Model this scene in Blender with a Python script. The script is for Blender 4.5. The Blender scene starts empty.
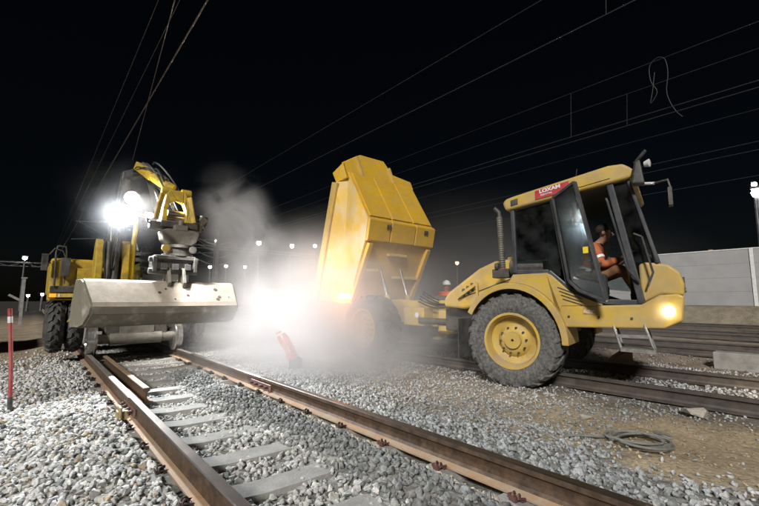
import bpy, bmesh, math, random
import numpy as np
from mathutils import Vector, Matrix, Euler
R = math.radians
random.seed(7); rng = np.random.default_rng(11)
sc = bpy.context.scene
col = sc.collection

# ------------------------------------------------------------------ camera
cam_d = bpy.data.cameras.new('camera'); cam = bpy.data.objects.new('camera', cam_d); col.objects.link(cam)
cam.location = (-1.6166, 0, 1.0054); cam.rotation_euler = (R(90 + 6.705), 0, R(-40.679))
cam_d.sensor_width = 36; cam_d.lens = 400 / 759 * 36; cam_d.clip_end = 2000; cam_d.clip_start = .05
sc.camera = cam
# ------------------------------------------------------------------ sky, sun, exposure (night: both turned far down)
SUN_EL, SUN_AZ = 33, 236          # azimuth clockwise from +Y
w = bpy.data.worlds.new('World'); sc.world = w; w.use_nodes = True
nt = w.node_tree; nt.nodes.clear()
sky = nt.nodes.new('ShaderNodeTexSky'); sky.sky_type = 'NISHITA'; sky.sun_disc = False
sky.sun_elevation = R(SUN_EL); sky.sun_rotation = R(SUN_AZ)
bg = nt.nodes.new('ShaderNodeBackground'); bg.inputs[1].default_value = 0.00025
wo = nt.nodes.new('ShaderNodeOutputWorld')
nt.links.new(sky.outputs[0], bg.inputs[0]); nt.links.new(bg.outputs[0], wo.inputs[0])
sl = bpy.data.lights.new('sun', 'SUN'); sl.energy = 1.25; sl.angle = R(9); sl.color = (1, .98, .95)  # stands in for unseen site floodlights behind and left of the camera
so = bpy.data.objects.new('sun', sl); col.objects.link(so)
sd = Vector((math.sin(R(SUN_AZ)) * math.cos(R(SUN_EL)), math.cos(R(SUN_AZ)) * math.cos(R(SUN_EL)), math.sin(R(SUN_EL))))
so.rotation_euler = (-sd).to_track_quat('-Z', 'Y').to_euler()
vs = sc.view_settings
vs.view_transform = 'Standard'; vs.look = 'None'; vs.gamma = 1; vs.use_curve_mapping = False; vs.exposure = 1.5
sc.render.engine = 'CYCLES'
cy = sc.cycles
cy.use_denoising = True
try: cy.denoiser = 'OPENIMAGEDENOISE'
except Exception: pass
cy.max_bounces = 7; cy.diffuse_bounces = 2; cy.glossy_bounces = 3; cy.transmission_bounces = 4; cy.transparent_max_bounces = 12
cy.volume_bounces = 3; cy.sample_clamp_indirect = 4; cy.volume_max_steps = 96; cy.caustics_reflective = False; cy.caustics_refractive = False

# ------------------------------------------------------------------ helpers
def tag(o, label=None, cat=None, group=None, kind=None):
    if label: o['label'] = label
    if cat: o['category'] = cat
    if group: o['group'] = group
    if kind: o['kind'] = kind
    return o
def empty(name, loc, label=None, cat=None, group=None, kind=None):
    o = bpy.data.objects.new(name, None); col.objects.link(o); o.location = loc; o.empty_display_size = .1
    return tag(o, label, cat, group, kind)
def root_loc(o):
    v = Vector((0, 0, 0))
    while o: v = v + o.location; o = o.parent
    return v
XF = None          # optional map applied to everything built while it is set (the steered front half of the truck)
PHI = R(13)
def steer(v):
    """front half of the truck: turned by PHI about its near front wheel"""
    x, y, z = v; t = (5.117 + 3.1 * math.tan(PHI)) / (5.117 + y * math.tan(PHI)); y1 = t * y; z1 = 1.0054 + t * (z - 1.0054)
    u = (3.1 - y1) / math.cos(PHI); X = 3.5 + u * math.sin(PHI) + (x - 3.5) * t * math.cos(PHI); Y = 3.1 - u * math.cos(PHI) + (x - 3.5) * t * math.sin(PHI)
    return Vector((X, Y, z1))
def xf(v): return XF(v) if XF else Vector(v)
class MB:
    """collects geometry in world coordinates; build() links it as one mesh object"""
    def __init__(s): s.v = []; s.f = []; s.m = []; s.cur = 0
    def add(s, vs, fs):
        b = len(s.v); s.v += [tuple(p) for p in vs]
        for f in fs: s.f.append([b + i for i in f]); s.m.append(s.cur)
        return s
    def box(s, c, size, rot=None):
        c = Vector(c); h = Vector(size) / 2; M = rot if rot is not None else Matrix.Identity(3)
        P = [c + M @ Vector((x * h.x, y * h.y, z * h.z)) for x in (-1, 1) for y in (-1, 1) for z in (-1, 1)]
        return s.add(P, [(0, 1, 3, 2), (4, 6, 7, 5), (0, 4, 5, 1), (2, 3, 7, 6), (0, 2, 6, 4), (1, 5, 7, 3)])
    def bb(s, x0, x1, y0, y1, z0, z1): return s.box(((x0 + x1) / 2, (y0 + y1) / 2, (z0 + z1) / 2), (x1 - x0, y1 - y0, z1 - z0))
    def beam(s, a, b, w, h, up=(0, 0, 1)):
        a = Vector(a); b = Vector(b); d = (b - a); L = d.length; d.normalize()
        r = d.cross(Vector(up))
        if r.length < 1e-4: r = d.cross(Vector((1, 0, 0)))
        r.normalize(); u = r.cross(d)
        return s.box((a + b) / 2, (w, L, h), Matrix((r, d, u)).transposed())
    def prism(s, pts, vec):
        """pts: closed planar polygon of 3D points, extruded by vec"""
        n = len(pts); vec = Vector(vec); A = [Vector(p) for p in pts]; B = [p + vec for p in A]
        return s.add(A + B, [tuple(range(n))[::-1], tuple(range(n, 2 * n))] + [(i, (i + 1) % n, n + (i + 1) % n, n + i) for i in range(n)])
    def yz(s, pts, x0, x1): return s.prism([(x0, p[0], p[1]) for p in pts], (x1 - x0, 0, 0))
    def xz(s, pts, y0, y1): return s.prism([(p[0], y0, p[1]) for p in pts], (0, y1 - y0, 0))
    def tube(s, path, r, n=8, caps=True):
        P = [Vector(p) for p in path]; N = len(P); rr = r if isinstance(r, (list, tuple)) else [r] * N
        vs = []; prev = None
        for i in range(N):
            t = (P[min(i + 1, N - 1)] - P[max(i - 1, 0)]).normalized()
            if prev is None:
                q = t.cross(Vector((0, 0, 1)))
                if q.length < .05: q = t.cross(Vector((1, 0, 0)))
            else: q = prev - t * prev.dot(t)
            q.normalize(); prev = q; b = t.cross(q)
            vs += [P[i] + (q * math.cos(2 * math.pi * k / n) + b * math.sin(2 * math.pi * k / n)) * rr[i] for k in range(n)]
        fs = [(i * n + k, i * n + (k + 1) % n, (i + 1) * n + (k + 1) % n, (i + 1) * n + k) for i in range(N - 1) for k in range(n)]
        if caps: fs += [tuple(range(n))[::-1], tuple(range((N - 1) * n, N * n))]
        return s.add(vs, fs)
    def cyl(s, a, b, r, r2=None, n=20): return s.tube([a, b], [r, r if r2 is None else r2], n)
    def lathe(s, c, axis, prof, n=32, close=False):
        """prof: (distance along axis, radius)"""
        c = Vector(c); ax = Vector(axis).normalized(); q = ax.orthogonal().normalized(); b = ax.cross(q)
        vs = []; m = len(prof)
        for (t, r) in prof:
            vs += [c + ax * t + (q * math.cos(2 * math.pi * k / n) + b * math.sin(2 * math.pi * k / n)) * r for k in range(n)]
        fs = [(i * n + k, i * n + (k + 1) % n, (i + 1) * n + (k + 1) % n, (i + 1) * n + k) for i in range(m - 1) for k in range(n)]
        if close: fs += [((m - 1) * n + k, (m - 1) * n + (k + 1) % n, (k + 1) % n, k) for k in range(n)]
        else: fs += [tuple(range(n))[::-1], tuple(range((m - 1) * n, m * n))]
        return s.add(vs, fs)
    def build(s, name, mat, parent=None, bevel=0, smooth=False, label=None, seg=2, fix=True):
        me = bpy.data.meshes.new(name); base = root_loc(parent)
        me.from_pydata([(xf(v) - base) for v in s.v], [], s.f)
        mats = mat if isinstance(mat, (list, tuple)) else [mat]
        for m in mats: me.materials.append(m)
        if len(mats) > 1: me.polygons.foreach_set('material_index', s.m)
        if fix:
            bm = bmesh.new(); bm.from_mesh(me); bmesh.ops.recalc_face_normals(bm, faces=bm.faces); bm.to_mesh(me); bm.free()
        o = bpy.data.objects.new(name, me); col.objects.link(o); o.parent = parent
        if smooth:
            me.polygons.foreach_set('use_smooth', [True] * len(me.polygons)); me.set_sharp_from_angle(angle=R(40))
        if bevel:
            b = o.modifiers.new('bevel', 'BEVEL'); b.width = bevel; b.segments = seg; b.limit_method = 'ANGLE'; b.angle_limit = R(30)
        if label: o['label'] = label
        return o
def link_copy(o, parent, loc=None):
    c = o.copy(); col.objects.link(c); c.parent = parent
    if loc is not None: c.location = loc
    return c
def arc(c, r, a0, a1, n): return [(c[0] + r * math.cos(R(a0 + (a1 - a0) * i / n)), c[1] + r * math.sin(R(a0 + (a1 - a0) * i / n))) for i in range(n + 1)]

# ------------------------------------------------------------------ materials
MATS = {}
def mat(name, base, rough=.6, metal=0., c2=None, scale=6., mix=(.4, .65), dust=None, dust_amt=0., dust_scale=3., bump=0., bump_scale=40., emit=None, emit_s=0., spec=.5, up=0., detail=6):
    m = bpy.data.materials.new(name); m.use_nodes = True; nt = m.node_tree; N = nt.nodes; L = nt.links
    p = N['Principled BSDF']; p.inputs['Roughness'].default_value = rough; p.inputs['Metallic'].default_value = metal
    p.inputs['Specular IOR Level'].default_value = spec
    tc = N.new('ShaderNodeNewGeometry'); src = tc.outputs['Position']
    cur = None
    def rgb(c): q = N.new('ShaderNodeRGB'); q.outputs[0].default_value = (*c, 1); return q.outputs[0]
    cur = rgb(base)
    def mixc(a, b, fac):
        q = N.new('ShaderNodeMix'); q.data_type = 'RGBA'; L.new(fac, q.inputs[0]); L.new(a, q.inputs[6]); L.new(b, q.inputs[7]); return q.outputs[2]
    def noise(sc_, lo, hi, det=6, rg=.6):
        n = N.new('ShaderNodeTexNoise'); n.inputs['Scale'].default_value = sc_; n.inputs['Detail'].default_value = det; n.inputs['Roughness'].default_value = rg; L.new(src, n.inputs['Vector'])
        r = N.new('ShaderNodeMapRange'); r.inputs[1].default_value = lo; r.inputs[2].default_value = hi; L.new(n.outputs[0], r.inputs[0]); return r.outputs[0]
    if c2: cur = mixc(cur, rgb(c2), noise(scale, *mix))
    if dust:
        f = noise(dust_scale, .35, .75, 8, .7)
        k = N.new('ShaderNodeMath'); k.operation = 'MULTIPLY'; k.inputs[1].default_value = dust_amt; L.new(f, k.inputs[0]); f = k.outputs[0]
        if up:
            sx = N.new('ShaderNodeSeparateXYZ'); L.new(tc.outputs['Normal'], sx.inputs[0])
            mr = N.new('ShaderNodeMapRange'); mr.inputs[1].default_value = .2; mr.inputs[2].default_value = 1; mr.inputs[4].default_value = up; L.new(sx.outputs[2], mr.inputs[0])
            a = N.new('ShaderNodeMath'); a.operation = 'ADD'; a.use_clamp = True; L.new(f, a.inputs[0]); L.new(mr.outputs[0], a.inputs[1]); f = a.outputs[0]
        cur = mixc(cur, rgb(dust), f)
        rm = N.new('ShaderNodeMapRange'); rm.inputs[3].default_value = rough; rm.inputs[4].default_value = .95; L.new(f, rm.inputs[0]); L.new(rm.outputs[0], p.inputs['Roughness'])
    L.new(cur, p.inputs['Base Color'])
    if bump:
        n = N.new('ShaderNodeTexNoise'); n.inputs['Scale'].default_value = bump_scale; n.inputs['Detail'].default_value = 5; L.new(src, n.inputs['Vector'])
        b = N.new('ShaderNodeBump'); b.inputs['Strength'].default_value = bump; b.inputs['Distance'].default_value = .02; L.new(n.outputs[0], b.inputs['Height']); L.new(b.outputs[0], p.inputs['Normal'])
    if emit:
        p.inputs['Emission Color'].default_value = (*emit, 1); p.inputs['Emission Strength'].default_value = emit_s
    MATS[name] = m
    return m
DUST = (.40, .36, .29)
yellow = mat('yellow_paint', (.60, .385, .03), .4, c2=(.46, .29, .045), scale=3.2, dust=(.34, .29, .22), dust_amt=.75, dust_scale=4.5, up=.35, bump=.05, bump_scale=60)
yellow_bin = mat('yellow_bin_paint', (.72, .42, .015), .36, c2=(.64, .36, .015), scale=1.8, dust=(.36, .29, .17), dust_amt=.5, dust_scale=5, bump=.12, bump_scale=9)
bin_side = mat('scuffed_bin_side', (.68, .41, .03), .5, c2=(.60, .46, .24), scale=2.4, mix=(.45, .62), dust=(.55, .48, .36), dust_amt=.45, dust_scale=7, bump=.1, bump_scale=20)
yellow_ex = mat('excavator_yellow', (.64, .43, .012), .38, c2=(.46, .29, .02), scale=5, dust=(.12, .10, .07), dust_amt=.85, dust_scale=6, bump=.05, bump_scale=60)
black = mat('black_paint', (.018, .018, .02), .45, c2=(.03, .03, .032), scale=12, dust=DUST, dust_amt=.3, dust_scale=5, up=.2)
frame_m = mat('cab_frame_paint', (.028, .032, .042), .35, c2=(.04, .045, .055), scale=5, dust=DUST, dust_amt=.2, up=.2)
rubber = mat('dusty_tyre_rubber', (.035, .034, .034), .85, c2=(.06, .058, .055), scale=9, dust=(.27, .26, .24), dust_amt=.75, dust_scale=28, bump=.25, bump_scale=60)
rubber_dark = mat('black_tyre_rubber', (.02, .02, .02), .7, c2=(.035, .034, .033), scale=9, dust=(.22, .21, .19), dust_amt=.45, dust_scale=5, bump=.2, bump_scale=60)
hose_m = mat('black_hose', (.015, .015, .016), .5, c2=(.04, .04, .04), scale=20)
steel = mat('bare_steel', (.50, .49, .47), .3, .9, c2=(.32, .30, .28), scale=15)
chrome = mat('chrome_rod', (.9, .9, .92), .12, 1., c2=(.85, .85, .88), scale=4)
greymetal = mat('dark_grey_metal', (.035, .034, .032), .5, .3, c2=(.08, .072, .06), scale=8, dust=(.25, .22, .17), dust_amt=.35, dust_scale=9, up=.1, bump=.15, bump_scale=40)
lightgrey = mat('worn_grey_casting', (.14, .13, .11), .55, .2, c2=(.08, .075, .065), scale=9, dust=(.3, .27, .2), dust_amt=.45, dust_scale=8, bump=.15)
bucket_m = mat('worn_bucket_steel', (.36, .31, .25), .85, 0, c2=(.46, .39, .32), scale=2.5, dust=(.20, .18, .15), dust_amt=.6, dust_scale=11, bump=.08, bump_scale=30, spec=.2)
bucket_d = mat('shaded_bucket_plate', (.22, .20, .155), .85, 0, c2=(.42, .39, .34), scale=4, mix=(.55, .72), dust=(.16, .145, .11), dust_amt=.5, dust_scale=5, bump=.08, bump_scale=30, spec=.2)  # darker copy for lower plates and ends: shade put into the colour, plus scrapes
rail_rust = mat('rusty_rail_steel', (.065, .042, .03), .5, .35, c2=(.14, .078, .045), scale=7, mix=(.35, .7), dust=(.30, .24, .17), dust_amt=.3, dust_scale=14, bump=.12, bump_scale=90)
rail_top = mat('dull_rail_running_surface', (.085, .068, .058), .33, .8, c2=(.15, .115, .095), scale=3, bump=.04, bump_scale=60)
rail_polish = mat('polished_rail_running_surface', (.55, .53, .52), .38, .7, c2=(.45, .40, .38), scale=3)
rail_dark = mat('dark_far_rail_steel', (.065, .056, .052), .5, .3, c2=(.11, .085, .068), scale=4, dust=(.3, .26, .22), dust_amt=.25, dust_scale=9)
rail_foot = mat('orange_rusty_rail_foot', (.36, .20, .10), .8, .0, c2=(.27, .19, .12), scale=3, dust=(.42, .36, .27), dust_amt=.7, dust_scale=6, bump=.2, bump_scale=70)
concrete = mat('dusty_concrete', (.30, .29, .27), .9, c2=(.19, .185, .17), scale=6, dust=(.36, .345, .31), dust_amt=.8, dust_scale=5, bump=.3, bump_scale=50)
clip_m = mat('dark_clip_steel', (.05, .04, .035), .6, .4, c2=(.10, .06, .045), scale=30)
clip_red = mat('red_oxide_clip_steel', (.14, .065, .05), .6, .2, c2=(.12, .06, .05), scale=40)
fish_m = mat('purple_brown_fishplate', (.22, .12, .13), .45, .4, c2=(.30, .18, .10), scale=9)
white_p = mat('white_paint', (.75, .75, .74), .5, c2=(.6, .6, .58), scale=9)
red_p = mat('red_paint', (.42, .03, .03), .5, c2=(.28, .03, .025), scale=14, dust=DUST, dust_amt=.4)
orange_hv = mat('orange_hi_vis_cloth', (.75, .13, .03), .8, c2=(.6, .10, .03), scale=14)
lime_hv = mat('lime_hi_vis_cloth', (.45, .55, .04), .8, c2=(.35, .45, .04), scale=14)
navy = mat('dark_trouser_cloth', (.03, .032, .045), .85, c2=(.045, .045, .055), scale=20)
brown_cloth = mat('brown_work_cloth', (.28, .14, .06), .85, c2=(.20, .10, .045), scale=16)
skin = mat('skin', (.50, .29, .20), .55, c2=(.45, .25, .17), scale=20)
hair_m = mat('dark_hair', (.03, .02, .015), .7, c2=(.05, .035, .02), scale=40)
seat_m = mat('black_seat_cloth', (.022, .022, .024), .9, c2=(.04, .04, .042), scale=20)
redsign = mat('red_sign_paint', (.45, .015, .03), .4, c2=(.40, .015, .03), scale=5, dust=DUST, dust_amt=.25)
barrier_m = mat('pale_barrier_panel', (.34, .34, .345), .75, c2=(.29, .29, .295), scale=1.2, dust=(.4, .38, .35), dust_amt=.35, dust_scale=2)
dark_m = mat('dark_galvanised_steel', (.10, .10, .105), .5, .5, c2=(.15, .15, .15), scale=3)
wire_m = mat('copper_wire', (.26, .22, .20), .4, .8, c2=(.2, .16, .14), scale=1)
wire_d = mat('dark_wire', (.035, .035, .034), .6, .3, c2=(.025, .025, .025), scale=1)  # darker copy of the wire colour, for all but the left bundle
cable_m = mat('grey_cable_sheath', (.10, .105, .10), .55, c2=(.16, .16, .15), scale=25, dust=(.3, .28, .23), dust_amt=.6, dust_scale=14)
faded_red = mat('faded_red_plastic', (.55, .13, .085), .6, c2=(.46, .11, .07), scale=9)
amber = mat('amber_lens', (.8, .25, .02), .3, emit=(1, .36, .04), emit_s=22, c2=(.7, .2, .02), scale=20)
amber_dim = mat('amber_marker_lens', (.7, .2, .02), .3, emit=(1, .3, .03), emit_s=.5, c2=(.6, .16, .02), scale=20)
plate_m = mat('pale_number_plate', (.6, .45, .12), .5, c2=(.5, .38, .1), scale=30)
lens_w = mat('work_lamp_lens', (.9, .9, .9), .2, emit=(1, .93, .82), emit_s=90)
lens_b = mat('blue_white_lamp_lens', (.9, .9, .9), .2, emit=(.80, .90, 1), emit_s=90)
lens_y = mat('warm_lamp_lens', (.9, .9, .9), .2, emit=(1, .72, .38), emit_s=30)
lens_far = mat('yard_lamp_lens', (.9, .9, .9), .2, emit=(1, .97, .92), emit_s=14)
lens_sod = mat('sodium_lamp_lens', (.9, .9, .9), .2, emit=(1, .42, .10), emit_s=6)
for m in (lens_w, lens_b, lens_y, lens_far, lens_sod, amber, amber_dim): m.cycles.emission_sampling = 'NONE'

def glass(name, tint, refl=.08, rough=.02):
    m = bpy.data.materials.new(name); m.use_nodes = True; nt = m.node_tree; N = nt.nodes; L = nt.links; N.clear()
    o = N.new('ShaderNodeOutputMaterial'); t = N.new('ShaderNodeBsdfTransparent'); t.inputs[0].default_value = (*tint, 1)
    g = N.new('ShaderNodeBsdfGlossy'); g.inputs['Roughness'].default_value = rough; d = N.new('ShaderNodeBsdfDiffuse'); d.inputs[0].default_value = (.3, .3, .29, 1)
    fr = N.new('ShaderNodeFresnel'); fr.inputs[0].default_value = 1.5
    ad = N.new('ShaderNodeMath'); ad.operation = 'ADD'; ad.inputs[1].default_value = refl; ad.use_clamp = True; L.new(fr.outputs[0], ad.inputs[0])
    geo = N.new('ShaderNodeNewGeometry'); nz = N.new('ShaderNodeTexNoise'); nz.inputs['Scale'].default_value = 5; nz.inputs['Detail'].default_value = 8; L.new(geo.outputs['Position'], nz.inputs['Vector'])
    mr = N.new('ShaderNodeMapRange'); mr.inputs[1].default_value = .35; mr.inputs[2].default_value = .75; mr.inputs[4].default_value = .07; L.new(nz.outputs[0], mr.inputs[0])
    a = N.new('ShaderNodeMixShader'); b = N.new('ShaderNodeMixShader')
    L.new(mr.outputs[0], a.inputs[0]); L.new(t.outputs[0], a.inputs[1]); L.new(d.outputs[0], a.inputs[2])
    L.new(ad.outputs[0], b.inputs[0]); L.new(a.outputs[0], b.inputs[1]); L.new(g.outputs[0], b.inputs[2]); L.new(b.outputs[0], o.inputs[0])
    return m
glass_m = glass('dusty_cab_glass', (.62, .68, .68))
door_glass = glass('door_glass', (.50, .57, .60), 0., .12)

def tint_mat(name, attr):
    """stone: colour per stone, fine grain, a little dust"""
    m = bpy.data.materials.new(name); m.use_nodes = True; nt = m.node_tree; N = nt.nodes; L = nt.links
    p = N['Principled BSDF']; p.inputs['Roughness'].default_value = .85; p.inputs['Specular IOR Level'].default_value = .3
    if attr == 'object': c = N.new('ShaderNodeObjectInfo').outputs['Color']
    else:
        a = N.new('ShaderNodeAttribute'); a.attribute_name = attr; c = a.outputs['Color']
    g = N.new('ShaderNodeNewGeometry'); n = N.new('ShaderNodeTexNoise'); n.inputs['Scale'].default_value = 70; n.inputs['Detail'].default_value = 6; L.new(g.outputs['Position'], n.inputs['Vector'])
    r = N.new('ShaderNodeMapRange'); r.inputs[1].default_value = .3; r.inputs[2].default_value = .7; r.inputs[3].default_value = .72; r.inputs[4].default_value = 1.25; L.new(n.outputs[0], r.inputs[0])
    x = N.new('ShaderNodeMix'); x.data_type = 'RGBA'; x.blend_type = 'MULTIPLY'; x.inputs[0].default_value = 1; L.new(c, x.inputs[6]); L.new(r.outputs[0], x.inputs[7])
    L.new(x.outputs[2], p.inputs['Base Color'])
    b = N.new('ShaderNodeBump'); b.inputs['Strength'].default_value = .35; b.inputs['Distance'].default_value = .006; L.new(n.outputs[0], b.inputs['Height']); L.new(b.outputs[0], p.inputs['Normal'])
    return m
stone_attr = tint_mat('ballast_stone', 'tint'); stone_obj = tint_mat('ballast_stone_single', 'object')

# ------------------------------------------------------------------ ground
_lat = rng.random((256, 256))
def vnoise(x, y, s):
    x = np.asarray(x) * s + 100.3; y = np.asarray(y) * s + 77.7
    xi = np.floor(x).astype(int); yi = np.floor(y).astype(int); fx = x - xi; fy = y - yi
    fx = fx * fx * (3 - 2 * fx); fy = fy * fy * (3 - 2 * fy)
    g = lambda a, b: _lat[a % 256, b % 256]
    return (g(xi, yi) * (1 - fx) + g(xi + 1, yi) * fx) * (1 - fy) + (g(xi, yi + 1) * (1 - fx) + g(xi + 1, yi + 1) * fx) * fy
def smooth(a, b, x): t = np.clip((x - a) / (b - a), 0, 1); return t * t * (3 - 2 * t)
def heap(x, y):      # fresh dark ballast heaped along the inside of the near right rail
    n = vnoise(x, y, 1.6)
    c = .33 + .10 * (vnoise(x * 0, y, .9) - .5)
    return .115 * np.exp(-((x - c) / .24) ** 2) * (.45 + .9 * n) * smooth(.2, 1.2, y) * smooth(8.2, 6.6, y)
def height(x, y):
    x = np.asarray(x, float); y = np.asarray(y, float)
    h = -.245 + .05 * (vnoise(x, y, .7) - .5) + .03 * (vnoise(x, y, 2.3) - .5)
    h = h + heap(x, y)
    h = h + .03 * smooth(-.9, -1.1, x) * smooth(-4, -2, x) + .05 * smooth(-.80, -.90, x) * smooth(-1.7, -1.3, x)
    h = h + .035 * np.exp(-((x - 1.15) / .35) ** 2)
    h = h + .05 * np.exp(-((x - 2.0) / .5) ** 2) * vnoise(x, y, .5)
    for c in (4.85, 10., 14.9, 19.8): h = h + .06 * smooth(1.9, 1.2, np.abs(x - c))
    h = h + .30 * np.exp(-(((x - 4.0) / .8) ** 2 + ((y - 8.7) / .8) ** 2))
    h = h + .95 * smooth(22.3, 24.3, x)
    return h
def axis(parts): return np.unique(np.round(np.concatenate([np.asarray(p, float) for p in parts]), 4))
gx = axis([[-500, -200, -90, -40, -20, -12], np.arange(-8, -1, .14), np.arange(-1, 1, .06), np.arange(1, 7, .12), np.arange(7, 26, .4), [30, 40, 70, 150, 500]])
gy = axis([[-500, -150, -60, -25, -12, -6], np.arange(-4, 11, .1), np.arange(11, 20, .4), [22, 26, 32, 45, 70, 120, 250, 500]])
X, Y = np.meshgrid(gx, gy, indexing='ij'); Z = height(X, Y); far = (np.abs(X) > 27) | (np.abs(Y) > 60); Z = np.where(far, np.where(X > 27, .70, -.245), Z)
nx, ny = X.shape; idx = np.arange(nx * ny).reshape(nx, ny)
quads = np.stack([idx[:-1, :-1], idx[1:, :-1], idx[1:, 1:], idx[:-1, 1:]], -1).reshape(-1, 4)
me = bpy.data.meshes.new('ground')
me.from_pydata(np.stack([X, Y, Z], -1).reshape(-1, 3).tolist(), [], quads.tolist())
def sandmask(x, y):
    d = ((x - 2.75) / .95) ** 2 + ((y - .2) / 2.1) ** 2
    return smooth(1.25, .45, d + .9 * (vnoise(x, y, 1.3) - .5) + .5 * (vnoise(x, y, 4.) - .5))
def zone(x, y):
    g = np.ones(x.shape + (3,)) * np.array((.24, .235, .22))
    def over(c, m): return g * (1 - m[..., None]) + np.array(c) * m[..., None]
    g = over((.33, .31, .27), smooth(-.8, -1.0, x) * smooth(10, 8, y))
    g = over((.34, .27, .19), smooth(9.2, 10.5, y) * smooth(0, -1.2, x))
    g = over((.30, .29, .26), smooth(1.2, .9, np.abs(x)) * .6)
    g = over((.31, .26, .195), smooth(1.7, 2.2, x) * smooth(4.2, 3.6, x))
    g = over((.34, .27, .18), sandmask(x, y))
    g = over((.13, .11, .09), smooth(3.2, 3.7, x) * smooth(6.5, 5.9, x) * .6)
    g = over((.27, .215, .165), smooth(6.3, 7., x))
    g = over((.24, .205, .14), smooth(21.8, 22.6, x))
    g = over((.05, .045, .04), smooth(26, 40, y) )  # far ground darkened in its colour to stand for the unlit yard
    return g
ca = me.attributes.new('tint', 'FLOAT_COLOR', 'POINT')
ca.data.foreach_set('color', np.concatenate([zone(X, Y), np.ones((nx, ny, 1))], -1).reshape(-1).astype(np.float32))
me.polygons.foreach_set('use_smooth', [True] * len(me.polygons))
gm = bpy.data.materials.new('dirt_and_fine_gravel'); gm.use_nodes = True; nt = gm.node_tree; N = nt.nodes; L = nt.links; p = N['Principled BSDF']; p.inputs['Roughness'].default_value = .95; p.inputs['Specular IOR Level'].default_value = .15
a = N.new('ShaderNodeAttribute'); a.attribute_name = 'tint'; geo = N.new('ShaderNodeNewGeometry')
def nz(s, d=8, r=.65):
    n = N.new('ShaderNodeTexNoise'); n.inputs['Scale'].default_value = s; n.inputs['Detail'].default_value = d; n.inputs['Roughness'].default_value = r; L.new(geo.outputs['Position'], n.inputs['Vector']); return n.outputs[0]
def mr(s, a0, a1, b0, b1):
    q = N.new('ShaderNodeMapRange'); q.inputs[1].default_value = a0; q.inputs[2].default_value = a1; q.inputs[3].default_value = b0; q.inputs[4].default_value = b1; L.new(s, q.inputs[0]); return q.outputs[0]
def mul(c, f):
    q = N.new('ShaderNodeMix'); q.data_type = 'RGBA'; q.blend_type = 'MULTIPLY'; q.inputs[0].default_value = 1; L.new(c, q.inputs[6]); L.new(f, q.inputs[7]); return q.outputs[2]
vo = N.new('ShaderNodeTexVoronoi'); vo.inputs['Scale'].default_value = 26; L.new(geo.outputs['Position'], vo.inputs['Vector'])
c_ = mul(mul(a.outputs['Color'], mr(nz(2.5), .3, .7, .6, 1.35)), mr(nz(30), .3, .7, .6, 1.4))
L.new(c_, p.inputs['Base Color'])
b1 = N.new('ShaderNodeBump'); b1.inputs['Strength'].default_value = .8; b1.inputs['Distance'].default_value = .02; L.new(nz(24, 10, .7), b1.inputs['Height'])
b2 = N.new('ShaderNodeBump'); b2.inputs['Strength'].default_value = .4; b2.inputs['Distance'].default_value = .02; b2.invert = True; L.new(vo.outputs['Distance'], b2.inputs['Height']); L.new(b1.outputs[0], b2.inputs['Normal']); L.new(b2.outputs[0], p.inputs['Normal'])
me.materials.append(gm)
ground = bpy.data.objects.new('ground', me); col.objects.link(ground); tag(ground, kind='structure')

# ------------------------------------------------------------------ ballast stones
def stone_shape(k):
    bm = bmesh.new(); r = random.Random(100 + k)
    sx, sy, sz = 1, r.uniform(.62, .95), r.uniform(.42, .75)
    for i in range(13):
        u = r.uniform(-1, 1); t = r.uniform(0, 2 * math.pi); q = math.sqrt(1 - u * u); d = Vector((q * math.cos(t), q * math.sin(t), u))
        m = max(abs(d.x), abs(d.y), abs(d.z)); d = d * (1 - .45) + d / m * .45
        bm.verts.new((d.x * sx * .5, d.y * sy * .5, d.z * sz * .5))
    bmesh.ops.convex_hull(bm, input=bm.verts)
    bmesh.ops.delete(bm, geom=[v for v in bm.verts if not v.link_faces], context='VERTS')
    bmesh.ops.triangulate(bm, faces=bm.faces); bm.verts.ensure_lookup_table(); bm.faces.ensure_lookup_table(); bm.verts.index_update()
    V = np.array([v.co[:] for v in bm.verts]); F = np.array([[v.index for v in f.verts] for f in bm.faces]); bm.free()
    return V, F
SHAPES = [stone_shape(k) for k in range(14)]
P_, S_, T_ = [], [], []
def scatter(x0, x1, y0, y1, dens, s0, s1, tint, var=.22, keep=None, lift=.25):
    n = int((x1 - x0) * (y1 - y0) * dens); x = rng.uniform(x0, x1, n); y = rng.uniform(y0, y1, n)
    k = np.ones(n, bool)
    if keep is not None: k &= keep(x, y)
    for rx in (-.7525, .7525, 4.05, 5.6, 9.2, 10.75): k &= np.abs(x - rx) > .115
    # keep stones off the mast of the camera's own position and the tyres
    k &= np.hypot(x + 1.6166, y) > .7
    x = x[k]; y = y[k]; n = len(x)
    s = rng.uniform(s0, s1, n) * (1 + .35 * (rng.random(n) > .88))
    z = height(x, y) + s * rng.uniform(lift - .12, lift + .16, n)
    t = tint(x, y) if callable(tint) else np.ones((n, 3)) * np.array(tint)
    t = t * (1 + var * rng.standard_normal((n, 1))).clip(.4, 1.6) * (1 + .016 * rng.standard_normal((n, 3)))
    P_.append(np.stack([x, y, z], -1)); S_.append(s); T_.append(t.clip(.02, .75))
def tl(x, y):       # left shoulder: pale, some warm and some green-grey
    m = vnoise(x, y, .9)[:, None]; u = rng.random(len(x))[:, None]
    c = np.array((.62, .61, .58)) * (1 - m) + np.array((.52, .515, .50)) * m
    return np.where(u > .93, np.array((.44, .36, .26)), np.where(u < .10, np.array((.23, .24, .235)), c))
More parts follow.
